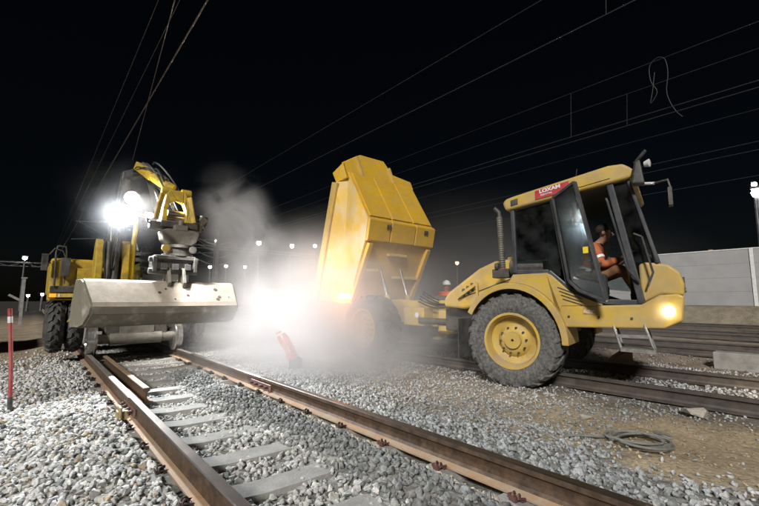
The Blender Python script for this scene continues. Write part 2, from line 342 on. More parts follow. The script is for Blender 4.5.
def tc_(x, y):      # between the rails: dark fresh stone on the heap, pale dusty stone elsewhere
    h = heap(x, y); m = smooth(.012, .065, h + .05 * (rng.random(len(x)) - .5))[:, None]
    c = np.array((.46, .45, .42)) * (1 - m) + np.array((.215, .217, .21)) * m
    k = smooth(.50, .60, x + .08 * (rng.random(len(x)) - .5))[:, None]
    return c * (1 - k) + np.array((.46, .40, .32)) * k
def tr(x, y):
    m = smooth(.3, .7, vnoise(x, y, .8))[:, None]
    return np.array((.28, .285, .28)) * (1 - m) + np.array((.40, .395, .38)) * m
scatter(-5.5, -.8, .3, 9.3, 680, .028, .060, tl, keep=lambda x, y: (x > -1.6 - 1.1 * y - .2))
scatter(-.66, .66, .8, 9.2, 700, .028, .058, tc_, keep=lambda x, y: (heap(x, y) > .03) | (rng.random(len(x)) < np.where(np.abs((y - 4.395 + .3) % .6 - .3) < .13, .20, .95)))
scatter(-.2, .64, .8, 7.8, 420, .032, .056, tc_, keep=lambda x, y: heap(x, y) > .025)
scatter(.84, 1.75, -2.5, 11, 620, .03, .058, tr)
scatter(1.75, 2.3, -2.5, 11, 520, .025, .05, tr, keep=lambda x, y: sandmask(x, y) < rng.random(len(x)) * 1.1)
scatter(2.2, 4., -3, 11, 420, .016, .042, tr, keep=lambda x, y: (sandmask(x, y) * .97 < rng.random(len(x))) & (rng.random(len(x)) < .75))
scatter(1.75, 3.6, -2, 3, 140, .01, .03, (.36, .29, .19))
scatter(2.2, 3.5, 1.6, 8, 190, .02, .045, tr)
scatter(4.1, 5.55, -4, 7, 420, .03, .055, (.40, .39, .38))
scatter(5.65, 9.1, -5, 8, 60, .03, .06, (.26, .23, .21))
scatter(7.0, 7.7, -5, 7, 170, .03, .06, (.42, .41, .40))
scatter(9.3, 12, -5, 6, 140, .035, .06, (.36, .34, .33))
scatter(3.2, 4.8, 7.8, 9.6, 500, .03, .06, (.34, .34, .33))
scatter(-5.5, -.8, 9.3, 14, 330, .03, .06, tl, keep=lambda x, y: (rng.random(len(x)) < smooth(13.5, 8.8, y + 2 * vnoise(x, y, .8))))
scatter(-.66, .66, 9.2, 14, 250, .035, .06, (.38, .36, .33))
P = np.concatenate(P_); S = np.concatenate(S_); T = np.concatenate(T_); n = len(P)
K = rng.integers(0, len(SHAPES), n)
q = rng.standard_normal((n, 4)); q[:, 1:3] *= .45; q /= np.linalg.norm(q, axis=1)[:, None]
w_, x_, y_, z_ = q.T
ROT = np.stack([1 - 2 * (y_ * y_ + z_ * z_), 2 * (x_ * y_ - z_ * w_), 2 * (x_ * z_ + y_ * w_), 2 * (x_ * y_ + z_ * w_), 1 - 2 * (x_ * x_ + z_ * z_), 2 * (y_ * z_ - x_ * w_), 2 * (x_ * z_ - y_ * w_), 2 * (y_ * z_ + x_ * w_), 1 - 2 * (x_ * x_ + y_ * y_)], -1).reshape(-1, 3, 3)
cl = np.array(cam.location); yw = R(40.679); pt = R(6.705)
dv = np.array((math.sin(yw) * math.cos(pt), math.cos(yw) * math.cos(pt), math.sin(pt))); rv = np.array((math.cos(yw), -math.sin(yw), 0)); uv = np.cross(rv, dv)
D = P - cl; zc = D @ dv; px = 379.5 + 400 * (D @ rv) / zc; py = 253 - 400 * (D @ uv) / zc
vis = (zc > .3) & (px > -12) & (px < 771) & (py < 516)
keepm = vis | ((zc > -1.5) & (np.abs(D).max(1) < 7)); 
size = np.where(vis & (px > 5) & (px < 754) & (py < 500), S * 400 / np.maximum(zc, .1), 0)
single = np.argsort(-size)[:290]; is_single = np.zeros(n, bool); is_single[single] = True
Vs, Fs, Cs = [], [], []; off = 0
for k, (V, F) in enumerate(SHAPES):
    i = np.where((K == k) & keepm & ~is_single)[0]
    vv = np.einsum('nij,mj->nmi', ROT[i] * S[i, None, None], V) + P[i, None, :]
    Vs.append(vv.reshape(-1, 3)); Fs.append((F[None] + (np.arange(len(i)) * len(V))[:, None, None] + off).reshape(-1, 3)); off += len(i) * len(V)
    Cs.append(np.repeat(np.concatenate([T[i], np.ones((len(i), 1))], -1), len(V), 0))
Vs = np.concatenate(Vs).astype(np.float32); Fs = np.concatenate(Fs).astype(np.int32); Cs = np.concatenate(Cs).astype(np.float32)
me = bpy.data.meshes.new('gravel'); me.vertices.add(len(Vs)); me.vertices.foreach_set('co', Vs.ravel())
me.loops.add(Fs.size); me.loops.foreach_set('vertex_index', Fs.ravel()); me.polygons.add(len(Fs)); me.polygons.foreach_set('loop_start', np.arange(0, Fs.size, 3, dtype=np.int32))
try: me.polygons.foreach_set('loop_total', np.full(len(Fs), 3, dtype=np.int32))
except Exception: pass
me.update(calc_edges=True)
ca = me.attributes.new('tint', 'FLOAT_COLOR', 'POINT'); ca.data.foreach_set('color', Cs.ravel()); me.materials.append(stone_attr)
gravel = bpy.data.objects.new('gravel', me); col.objects.link(gravel); gravel.parent = ground; tag(gravel, kind='stuff')
stone_me = []
for k, (V, F) in enumerate(SHAPES):
    m = bpy.data.meshes.new('stone'); m.from_pydata(V.tolist(), [], F.tolist()); m.materials.append(stone_obj); stone_me.append(m)
for i in single:
    o = bpy.data.objects.new('stone', stone_me[K[i]]); col.objects.link(o); o.parent = ground
    o.location = P[i]; o.rotation_euler = Matrix(ROT[i].tolist()).to_euler(); o.scale = (S[i],) * 3; o.color = (*T[i], 1)
print('stones', n, 'tris', len(Fs))

# ------------------------------------------------------------------ railway tracks
def rail_profile(): # (x, z), top of rail at 0
    h = [(.036, -.006), (.036, -.036), (.012, -.052), (.009, -.07), (.009, -.125), (.020, -.147), (.075, -.160), (.075, -.172)]
    return [(-.028, 0), (.028, 0)] + h + [(-x, z) for x, z in reversed(h)]
def rail(parent, x, y0, y1, mats, z=0., label=None, skew=0.):
    """mats: side, running surface, foot"""
    pr = rail_profile(); npt = len(pr); m = MB()
    ys = [y0, y1]
    vs = [(x + p[0] + (skew if j else 0), yy, z + p[1]) for j, yy in enumerate(ys) for p in pr]
    fs = []; ids = []
    for i in range(npt):
        k = (i + 1) % npt; fs.append((i, k, npt + k, npt + i))
        a, b = pr[i], pr[k]; zz = (a[1] + b[1]) / 2
        ids.append(1 if zz > -.004 else (2 if zz < -.146 else 0))
    fs += [tuple(range(npt))[::-1], tuple(range(npt, 2 * npt))]; ids += [0, 0]
    m.add(vs, fs); m.m = ids
    return m.build('rail', mats, parent, label=label)
clip_path = []
for i in range(27):
    t = i / 26; a = t * 2 * math.pi * 2.0
    clip_path.append((-.045 + .09 * t, .022 * math.cos(a) + .012, .024 + .024 * math.sin(a)))
def clip_mesh(m_):
    m = MB(); m.tube([(-.045, -.045, .014)] + clip_path + [(.05, -.045, .014)], .0085, 6); m.bb(-.03, .03, .01, .045, -.006, .03); m.bb(-.055, .055, -.05, -.005, -.004, .010)
    o = m.build('rail_clip', m_, None, smooth=True); me = o.data; bpy.data.objects.remove(o); return me
clip_d = clip_mesh(clip_m); clip_r = clip_mesh(clip_red)
def sleeper_mesh(L_=2.5):
    m = MB(); w2 = .13; wt = .105
    xs = [-L_ / 2, -.98, -.86, -.62, -.42, 0, .42, .62, .86, .98, L_ / 2]; zt = [-.205, -.193, -.186, -.186, -.205, -.21, -.205, -.186, -.186, -.193, -.205]
    vs = []; 
    for x, z in zip(xs, zt): vs += [(x, -w2, -.38), (x, -w2, z - .05), (x, -wt, z), (x, wt, z), (x, w2, z - .05), (x, w2, -.38)]
    fs = [(i * 6 + k, i * 6 + (k + 1) % 6, i * 6 + 6 + (k + 1) % 6, i * 6 + 6 + k) for i in range(len(xs) - 1) for k in range(6)] + [tuple(range(6)), tuple(range(len(vs) - 6, len(vs)))]
    m.add(vs, fs); o = m.build('sleeper', concrete, None); me = o.data; bpy.data.objects.remove(o); return me
sl_me = sleeper_mesh()
def sleepers(tr, cx, y0, y1, clips=(), reds=()):
    k0 = math.ceil((y0 - 4.395) / .6); k1 = math.floor((y1 - 4.395) / .6)
    for k in range(k0, k1 + 1):
        y = 4.395 + .6 * k; s = bpy.data.objects.new('sleeper', sl_me); col.objects.link(s); s.parent = tr
        s.location = Vector((cx, y, 0.006 if cx == 0 else -.07)) - tr.location; s.rotation_euler = (0, 0, random.uniform(-.012, .012))
        if y < clips[1] and y > clips[0]:
            for rx in (-.7525, .7525):
                for sd_ in (-1, 1):
                    red = (rx > 0 and sd_ < 0 and k in reds)
                    c = bpy.data.objects.new('rail_clip', clip_r if red else clip_d); col.objects.link(c); c.parent = s
                    c.location = (rx + sd_ * .105, 0, -.176); c.rotation_euler = (random.uniform(-.1, .1), random.uniform(-.1, .1), (math.pi if sd_ > 0 else 0) + math.pi / 2 + random.uniform(-.2, .2))
                    c.scale = (.82,) * 3
rail_far = mat('worn_far_rail_head', (.26, .22, .19), .42, .7, c2=(.18, .14, .11), scale=2)
t1 = empty('railway_track', (0, 0, 0), 'nearest railway track, rusty rails on pale concrete sleepers, running under the excavator', 'railway track')
RN = [rail_rust, rail_top, rail_foot]
rail(t1, -.7525, -3, 4.955, RN, label='dark brown rail with dull head'); rail(t1, -.7565, 4.965, 80, [rail_rust, rail_polish, rail_foot], label='rail with pale worn head')
rail(t1, .7525, -4, 5.12, RN, label='rusty brown rail'); rail(t1, .752, 5.13, 80, [rail_rust, rail_polish, rail_foot], label='rail with pale worn head')
sleepers(t1, 0, -1.0, 30, (.5, 9), (-4, -5, -3, -6))
def fishplate(x, y, sgn):
    m = MB(); m.xz([(x + sgn * .012, -.055), (x + sgn * .034, -.062), (x + sgn * .028, -.09), (x + sgn * .036, -.135), (x + sgn * .03, -.148), (x + sgn * .012, -.145)], y - .30, y + .30)
    fp = m.build('fishplate', fish_m, t1, bevel=.004)
    for dy in (-.22, -.08, .08, .22):
        b = MB(); b.cyl((x + sgn * .03, y + dy, -.1), (x + sgn * .062, y + dy, -.1), .017, n=6); b.cyl((x + sgn * .06, y + dy, -.1), (x + sgn * .078, y + dy, -.1), .009, n=8); b.build('bolt', clip_m, fp)
fishplate(-.7525, 4.96, -1); fishplate(-.7525, 4.96, 1); fishplate(.7525, 5.12, -1); fishplate(.7525, 5.12, 1)
m = MB(); m.bb(-.90, -.80, 4.82, 4.94, -.19, -.10).bb(-.885, -.86, 4.80, 4.96, -.22, -.06); m.build('joint_clamp', mat('ochre_clamp', (.42, .32, .15), .6, c2=(.3, .22, .1), scale=20), t1, bevel=.008)
# old rail length lying inside the left rail
o = empty('loose_rail', (-.535, 5.4, -.185)); tag(o, 'short rusty rail length lying loose inside the left rail of the nearest track', 'rail')
rail(o, -.535, 5.42, 9.0, [rail_rust, mat('matt_rust', (.30, .20, .12), .7, c2=(.2, .14, .09), scale=6), rail_foot], z=-.012)
for nm, cx, lab, y0, y1 in (('railway_track', 4.825, 'dark railway track under the dump truck, second from the camera', -6, 14), ('railway_track', 9.975, 'third railway track from the camera, behind the pale concrete beam', -6, 10), ('railway_track', 14.9, 'fourth railway track from the camera, beyond the truck cab', -5, 7), ('railway_track', 19.8, 'farthest railway track, at the foot of the pale noise barrier', -5, 6)):
    t = empty(nm, (cx, 0, 0), lab, 'railway track')
    for s in (-1, 1): rail(t, cx + s * .775, -30, 90, [rail_dark, rail_far if cx > 6 else rail_dark, rail_dark])
    sleepers(t, cx, y0, y1, (-9, -9.5))

# ------------------------------------------------------------------ wheels for the truck
def tyre_mesh(Rt, W, rim_r, lugs, mtyre, mrim):
    """axis along +X, outer side at x = 0, inner side at x = W"""
    prof = [(.045, rim_r), (.012, rim_r + .05), (0, rim_r + (Rt - rim_r) * .45), (.02, Rt - .085), (.06, Rt - .045), (.10, Rt - .03), (W - .10, Rt - .03), (W - .06, Rt - .045), (W - .02, Rt - .085), (W, rim_r + (Rt - rim_r) * .45), (W - .012, rim_r + .05), (W - .045, rim_r)]
    t = MB(); t.lathe((0, 0, 0), (1, 0, 0), prof, 48, close=True)
    for i in range(lugs):
        for side in (0, 1):
            a0 = 2 * math.pi * (i + .5 * side) / lugs; da = 2 * math.pi / lugs
            vs = []
            # slanted block wrapping from the shoulder to the middle of the tread
            for (xx, aa, lo, hi) in ((.015, .95, Rt - .12, Rt - .055), (.07, .75, Rt - .06, Rt - .012), (W * .30, .35, Rt - .05, Rt), (W * .56, 0., Rt - .05, Rt)):
                for r_ in (lo, hi):
                    for e in (-.21, .21):
                        x = xx if side == 0 else W - xx; A = a0 + (aa + e) * da
                        vs.append((x, math.cos(A) * r_, math.sin(A) * r_))
            fs = []
            for s in range(3):
                b = s * 4; c = b + 4
                fs += [(b, b + 1, c + 1, c), (b + 2, c + 2, c + 3, b + 3), (b, c, c + 2, b + 2), (b + 1, b + 3, c + 3, c + 1)]
            fs += [(0, 2, 3, 1), (12, 13, 15, 14)]
            t.add(vs, fs)
    r = MB(); r.lathe((0, 0, 0), (1, 0, 0), [(.05, rim_r + .012), (.03, rim_r + .012), (.03, rim_r - .02), (.06, rim_r - .035), (.16, rim_r - .055), (.19, rim_r * .62), (.17, rim_r * .58), (.12, rim_r * .42), (.12, .12), (.075, .11), (.075, .02), (W * .6, .02), (W * .6, rim_r - .05), (W - .03, rim_r)], 40, close=True)
    return t, r
def wheel(parent, loc, Rt, W, rim_r, lugs, flip, mt, mrim, cache={}):
    key = (Rt, W, rim_r, lugs, mt.name)
    if key not in cache:
        global XF
        keep_xf = XF; XF = None
        t, r = tyre_mesh(Rt, W, rim_r, lugs, mt, mrim)
        to = t.build('tyre', mt, None, smooth=True); ro = r.build('rim', mrim, None, smooth=True)
        b = MB(); b.cyl((.10, 0, 0), (.155, 0, 0), .014, n=6); bo = b.build('wheel_bolt', greymetal, None)
        cache[key] = (to.data, ro.data, bo.data)
        for x in (to, ro, bo): bpy.data.objects.remove(x)
        XF = keep_xf
    w_ = bpy.data.objects.new('wheel', cache[key][1]); col.objects.link(w_); w_.parent = parent; w_.location = Vector(loc) - root_loc(parent)
    w_.rotation_euler = (random.uniform(0, 6), 0, math.pi if flip else 0)
    r_ = bpy.data.objects.new('tyre', cache[key][0]); col.objects.link(r_); r_.parent = w_
    if Rt > .6:
        for k in range(10):
            a = 2 * math.pi * k / 10; n_ = bpy.data.objects.new('wheel_bolt', cache[key][2]); col.objects.link(n_); n_.parent = w_; n_.location = (0, math.cos(a) * rim_r * .48, math.sin(a) * rim_r * .48)
    return w_

# ------------------------------------------------------------------ dump truck (forward is -Y, its right side faces the camera)
dt = empty('dump_truck', (4.78, 4.6, -.22), 'yellow articulated dump truck tipping its skip, red sign on cab roof', 'dump truck')
WX = 3.40; RW = .665
for yy in (3.1, 6.4):
    XF = steer if yy < 4 else None
    for xx, fl in ((WX, False), (6.20, True)):
        ww = wheel(dt, xf((xx, yy, .445)), RW, .56, .375, 20, fl, rubber, yellow)
        if XF: ww.rotation_euler.z += PHI
    m = MB(); m.cyl((3.8, yy, .445), (5.8, yy, .445), .11, n=16).box((4.8, yy, .445), (.5, .42, .40)); m.build('axle', black, dt, bevel=.02)
XF = steer
# front frame, bumper, nose
CH = [(2.50, .66), (1.30, .70), (1.13, .79), (1.10, 1.04), (1.16, 1.07), (1.32, 1.06), (1.50, .955), (2.1, .935), (2.5, .985)]
m = MB(); m.yz(CH, 3.48, 5.70); m.build('front_bumper', yellow, dt, bevel=.02)
m = MB(); m.yz([(4.75, .45), (4.75, .85), (4.4, 1.0), (2.5, 1.0), (2.5, .5)], 4.25, 5.35); m.build('front_frame', greymetal, dt, bevel=.02)
m = MB(); m.yz([(1.50, 1.40), (1.44, 1.43), (1.22, 1.39), (1.12, 1.30), (1.09, 1.17), (1.10, 1.05), (1.30, 1.065), (1.50, .962)], 3.53, 5.60); nose = m.build('nose', yellow, dt, bevel=.03, seg=3)
for k in range(5):
    m = MB(); m.box((4.3, 1.088 + .004 * k, 1.10 + .028 * k), (1.45, .02, .014)); m.build('grille_slot', black, nose)
m = MB(); m.bb(3.62, 3.82, 1.085, 1.12, 1.12, 1.25); m.build('grille_mesh', black, nose)
# fenders
def fender(x0, x1, yc):
    m = MB(); C = (yc, .445)
    A = arc(C, .80, 0, 152, 22); B = arc(C, .765, 0, 152, 22)
    m.yz([(2 * yc - a, b) for a, b in A] + [(2 * yc - a, b) for a, b in reversed(B)], x0, x1)
    A2 = arc(C, .80, 0, 152, 22); B2 = arc(C, .715, 0, 152, 22)
    m.yz([(2 * yc - a, b) for a, b in A2] + [(2 * yc - a, b) for a, b in reversed(B2)], x0 - .012 if x0 < 4.5 else x1, x0 + .018 if x0 < 4.5 else x1 + .02)
    return m.build('fender', yellow, dt, bevel=.008)
# rear of arch is +Y: mirror so the arc runs from the front (low Y)
fender(3.40, 4.05, 3.1); fender(5.55, 6.20, 3.1)
ar = [(3.1 - .80 * math.cos(R(a)), .445 + .80 * math.sin(R(a))) for a in range(28, 100, 8)]
m = MB(); m.yz([(2.42, .80)] + ar + [(3.05, 1.36), (2.56, 1.36), (2.50, 1.33), (2.26, 1.10), (1.90, .955), (1.9, .94), (2.38, .93)], 3.47, 3.53)
m.build('side_panel', yellow, dt, bevel=.008)
for k in range(4):
    m = MB(); m.beam((3.465, 2.42 - .02 * k, 1.17 - .05 * k), (3.465, 2.12 - .0 * k, 1.05 - .035 * k), .012, .008); m.build('panel_slot', greymetal, dt)
# hood and articulation
m = MB(); m.yz([(3.02, 1.0), (3.02, 1.66), (3.55, 1.63), (3.85, 1.53), (4.52, 1.14), (4.62, 1.02), (4.62, .88), (4.2, .85)], 3.98, 5.55); hood = m.build('hood', yellow, dt, bevel=.05, seg=3)
m = MB(); m.bb(4.2, 5.3, 3.15, 3.4, 1.64, 1.70); m.build('air_intake', yellow, hood, bevel=.02)
for k in range(3):
    m = MB(); m.box((3.975, 4.0 + .09 * k, 1.22 - .045 * k), (.012, .05, .14)); m.build('hood_vent', black, hood)
m = MB(); m.beam((3.9, 3.86, 1.28), (3.9, 4.25, 1.06), .035, .05).beam((3.9, 3.86, 1.28), (3.9, 3.86, 1.05), .04, .04); m.build('fender_bracket', yellow, dt)
XF = None
m = MB(); m.yz([(4.55, .48), (4.55, .95), (4.75, 1.0), (5.0, 1.0), (5.05, .42), (4.8, .38)], 4.15, 5.4).bb(3.95, 4.3, 4.5, 4.85, .45, .82); m.build('articulation_yoke', yellow, dt, bevel=.015)
m = MB(); m.cyl((4.78, 5.15, .25), (4.78, 5.15, 1.08), .16, n=24); m.build('articulation_pin', greymetal, dt, bevel=.01)
m = MB()
for x in (4.2, 5.25): m.yz([(5.0, .55), (5.0, .92), (5.5, .98), (6.2, 1.02), (7.2, .98), (7.25, .80), (6.6, .62), (5.6, .5)], x, x + .1)
m.bb(4.2, 5.35, 5.1, 5.25, .5, .9).bb(4.2, 5.35, 6.9, 7.05, .7, .95); m.build('rear_frame', yellow, dt, bevel=.012)
for x in (3.95, 5.6): m = MB(); m.cyl((x, 5.3, .62), (x, 4.55, .62), .06, n=16); m.build('steering_ram', greymetal, dt, smooth=True)
m = MB(); m.bb(3.95, 4.22, 5.2, 5.75, .52, .86); tk = m.build('battery_box', yellow, dt, bevel=.02)
m = MB(); m.lathe((3.94, 5.35, .72), (-1, 0, 0), [(0, .05), (.03, .05), (.035, .03)], 16); m.build('side_lamp', white_p, tk)
XF = steer
# cab
CX0, CX1 = 3.50, 5.30
def pillars(name, a, b, w1, w2, m_=frame_m):
    for x in (CX0 + .03, CX1 - .03):
        m = MB(); m.beam((x, *a), (x, *b), w1, w2, up=(1, 0, 0)); m.build(name, m_, dt, bevel=.012)
pillars('rear_pillar', (3.03, 2.30), (3.02, 1.38), .06, .08)
pillars('middle_pillar', (2.45, 2.37), (2.29, 1.15), .06, .07)
pillars('door_post', (1.745, 2.42), (1.49, .965), .075, .085)
pillars('windscreen_pillar', (1.55, 2.44), (1.31, 1.41), .04, .04)
for x in (CX0 + .03, CX1 - .03):
    m = MB()
    sill = [(3.03, 1.40), (2.54, 1.375), (2.27, 1.13), (1.88, .985), (1.48, .975)]
    for a, b in zip(sill[:-1], sill[1:]): m.beam((x, *a), (x, *b), .06, .05, up=(1, 0, 0))
    m.build('cab_sill', frame_m, dt, bevel=.008)
ROOF = [(3.12, 2.285), (3.17, 2.40), (3.12, 2.455), (3.0, 2.475), (1.74, 2.60), (1.58, 2.585), (1.48, 2.50), (1.47, 2.435), (1.52, 2.395)]
m = MB(); m.yz(ROOF, 3.45, 5.35); roof = m.build('cab_roof', yellow, dt, bevel=.035, seg=3)
m = MB(); m.yz([(3.0, 2.27), (3.0, 2.31), (1.6, 2.43), (1.6, 2.385)], 3.52, 5.28); m.build('headliner', mat('beige_headliner', (.16, .15, .12), .9, c2=(.13, .12, .1), scale=8), dt)
def rz(y): return 2.285 + (3.12 - y) * (2.395 - 2.285) / 1.6     # bottom edge of roof side
m = MB(); m.prism([(3.445, y, z) for y, z in ((3.03, 2.335), (2.92, 2.345), (2.92, 2.425), (3.03, 2.415))], (-.008, 0, 0)); m.build('roof_vent', black, roof)
m = MB(); m.prism([(3.444, y, z) for y, z in ((2.66, 2.355), (2.20, 2.39), (2.20, 2.515), (2.66, 2.475))], (-.006, 0, 0)); sg = m.build('name_sign', redsign, roof, label='red sign with white lettering')
def text(name, body, size, loc, rot, mt, parent, sx=1., bold=.0):
    cu = bpy.data.curves.new(name, 'FONT'); cu.body = body; cu.size = size; cu.extrude = .001; cu.offset = bold; cu.align_x = 'CENTER'; cu.resolution_u = 3
    t = bpy.data.objects.new(name, cu); col.objects.link(t); bpy.context.view_layer.update()
    me = bpy.data.meshes.new_from_object(t.evaluated_get(bpy.context.evaluated_depsgraph_get())); bpy.data.objects.remove(t)
    me.materials.clear(); me.materials.append(mt)
    M = Matrix.Translation(loc) @ rot.to_matrix().to_4x4() @ Matrix.Diagonal((sx, 1, 1, 1)); base = root_loc(parent)
    for v in me.vertices: v.co = xf(M @ v.co) - base
    o = bpy.data.objects.new(name, me); col.objects.link(o); o.parent = parent; return o
slope = math.atan2(.037, .46)
# text reads toward -Y on the face x = 3.438 (normal -X)
rotm = Matrix(((0, 0, -1), (-math.cos(slope), -math.sin(slope), 0), (math.sin(slope), math.cos(slope), 0)))
rotm = Matrix.Identity(3)
ux = Vector((0, -math.cos(slope), math.sin(slope))); uz = Vector((-1, 0, 0)); uy = uz.cross(ux)
rot_e = Matrix((ux, uy, uz)).transposed().to_euler()
text('lettering', 'LOXAM', .064, (3.436, 2.452, 2.443), rot_e, white_p, sg, 1.3, .003)
text('small_lettering', 'RENTAL', .030, (3.436, 2.50, 2.398), rot_e, white_p, sg, 1.5, .0006)
# roof side panel seam
m = MB(); m.prism([(3.447, y, z) for y, z in ((2.12, 2.40), (1.72, 2.435), (1.72, 2.535), (2.12, 2.50))], (-.01, 0, 0)); m.build('roof_panel', yellow, roof, bevel=.004)
m = MB(); m.tube([(3.5, 2.12, 2.56), (3.5, 2.10, 2.66)], .004, 5); m.build('roof_aerial', black, roof)
# glass
def pane(name, pts, mt=glass_m, th=(.006, 0, 0)):
    m = MB(); m.prism(pts, th); return m.build(name, mt, dt)
for x in (CX0 + .03, CX1 - .03):
    pane('rear_side_window', [(x, 3.0, 1.42), (x, 3.0, 2.29), (x, 2.47, 2.35), (x, 2.36, 1.40)])
    pane('quarter_window', [(x, 1.70, 2.40), (x, 1.55, 2.41), (x, 1.31, 1.43), (x, 1.53, 1.43)])
pane('windscreen', [(CX0 + .03, 1.56, 2.42), (CX1 - .03, 1.56, 2.42), (CX1 - .03, 1.31, 1.42), (CX0 + .03, 1.31, 1.42)], th=(0, .006, 0))
pane('rear_window', [(CX0 + .05, 3.0, 2.28), (CX1 - .05, 3.0, 2.28), (CX1 - .05, 3.0, 1.68), (CX0 + .05, 3.0, 1.68)], th=(0, .006, 0))
pane('far_side_window', [(CX1 - .03, 2.44, 2.37), (CX1 - .03, 1.75, 2.40), (CX1 - .03, 1.5, 1.1), (CX1 - .03, 2.3, 1.2)])
m = MB(); m.bb(3.55, 5.25, 2.98, 3.02, 1.38, 1.68); m.build('rear_bulkhead', frame_m, dt)
m = MB(); m.bb(3.55, 5.25, 1.40, 3.0, .945, .972); m.build('cab_floor', black, dt)
# open door, hinged on the middle pillar
HA = Vector((3.47, 2.42, 2.34)); HB = Vector((3.47, 2.26, 1.243)); FA = Vector((3.28, 2.10, 2.436)); FB = Vector((3.19, 1.815, .995)); FC = Vector((3.39, 2.13, 1.12))
_n = (FA - HA).cross(FB - HA).normalized()
HB = HB - Vector((_n.dot(HB - HA) / _n.x, 0, 0)); FC = FC - Vector((_n.dot(FC - HA) / _n.x, 0, 0))
outl = [HA, FA, FB, FC, HB]
m = MB()
for a, b in zip(outl, outl[1:] + outl[:1]): m.beam(a, b, .035, .05, up=(FB - HB).cross(HA - HB))
door = m.build('door', frame_m, dt, bevel=.006, label='open cab door')
nrm = (FB - HB).cross(HA - HB).normalized() * .006
m = MB(); m.prism([HA, FA, FB, FC, HB], nrm); m.build('door_pane', door_glass, door)
m = MB(); m.beam(HB.lerp(FB, .15) + Vector((0, 0, .08)), HB.lerp(FB, .85) + Vector((0, 0, .18)), .02, .03); m.build('door_handle', white_p, door)
stp = HB.lerp(FB, .70).lerp(FA, .38) + nrm * 2; m = MB(); m.box(stp, (.05, .06, .075)); m.build('yellow_sticker', mat('yellow_sticker', (.75, .6, .03), .5, c2=(.7, .5, .03), scale=10), door)
# seat, wheel, dash
m = MB(); m.bb(3.75, 4.25, 1.90, 2.38, 1.06, 1.19).yz([(2.30, 1.15), (2.40, 1.88), (2.50, 1.86), (2.42, 1.10)], 3.77, 4.23).bb(3.85, 4.15, 2.0, 2.3, .97, 1.07); m.build('driver_seat', seat_m, dt, bevel=.03, seg=3)
m = MB(); m.yz([(1.5, 1.0), (1.32, 1.40), (1.42, 1.55), (1.58, 1.50), (1.62, 1.0)], 3.7, 5.1); m.build('dashboard', seat_m, dt, bevel=.03)
sw_c = Vector((4.0, 1.64, 1.53)); sw_n = Vector((0, .55, .83)).normalized(); q = Vector((1, 0, 0)); b_ = sw_n.cross(q)
m = MB(); m.tube([sw_c + (q * math.cos(t) + b_ * math.sin(t)) * .2 for t in [2 * math.pi * k / 28 for k in range(29)]], .014, 8); m.cyl(sw_c, sw_c - sw_n * .25, .03, n=10); m.beam(sw_c - q * .2, sw_c + q * .2, .03, .012); m.build('steering_wheel', black, dt, smooth=True)
m = MB(); m.bb(3.58, 3.72, 1.85, 2.35, 1.0, 1.32); m.build('side_console', seat_m, dt, bevel=.03)
for yy in (1.95, 2.03): m = MB(); m.tube([(3.65, yy, 1.32), (3.65, yy - .03, 1.44)], .012, 6).lathe((3.65, yy - .03, 1.43), (0, 0, 1), [(0, .015), (.03, .025), (.05, .01)], 10); m.build('lever', black, dt, smooth=True)
m = MB(); m.tube([(3.46, 1.78, 2.20), (3.40, 1.76, 2.15), (3.40, 1.60, 1.35), (3.46, 1.50, 1.20)], .014, 8); m.build('grab_rail', frame_m, dt, smooth=True)
m = MB(); m.tube([(3.47, 1.52, 1.75), (3.42, 1.44, 1.70), (3.42, 1.36, 1.30), (3.46, 1.42, 1.15)], .012, 8); m.build('grab_rail', black, dt, smooth=True)
m = MB(); m.tube([(4.0, 1.36, 1.44), (4.15, 1.42, 1.75), (4.4, 1.50, 2.1)], .01, 6); m.build('wiper', black, dt)
# mirrors
m = MB(); m.tube([(3.55, 1.50, 2.44), (3.47, 1.38, 2.30), (3.42, 1.28, 2.27)], .016, 8); arm = m.build('mirror_arm', white_p, dt, smooth=True)
m = MB(); m.tube([(3.42, 1.28, 2.27), (3.36, 1.16, 2.27), (3.34, 1.14, 2.15)], .012, 8).bb(3.28, 3.40, 1.13, 1.17, 1.98, 2.17); m.build('mirror', black, dt, bevel=.01, label='long black mirror on an arm')
m = MB(); m.yz([(1.50, 2.30), (1.46, 2.54), (1.40, 2.56), (1.37, 2.28)], 3.36, 3.52); m.build('mirror', black, dt, bevel=.02, label='large black mirror at the roof corner')
m = MB(); m.tube([(3.45, 1.46, 2.55), (3.42, 1.38, 2.62), (3.42, 1.34, 2.66)], .02, 8); m.build('beacon_stub', black, dt, smooth=True)
m = MB(); m.lathe((3.40, 1.36, 2.50), (-.3, -1, 0), [(0, .03), (.05, .045), (.055, .03)], 14); m.build('roof_lamp', white_p, dt, smooth=True)
# steps below the bumper
m = MB(); st = [(3.5, 1.80, .72), (3.42, 1.72, .45), (3.42, 1.40, .46), (3.5, 1.49, .74)]
m.tube(st, .02, 8).tube([(p[0] + .22, p[1], p[2]) for p in st], .02, 8); m.bb(3.40, 3.66, 1.39, 1.73, .435, .475); m.beam((3.46, 1.77, .60), (3.46, 1.45, .61), .05, .035); m.build('step', mat('galvanised_step', (.30, .30, .28), .5, .4, c2=(.2, .19, .17), scale=20), dt)
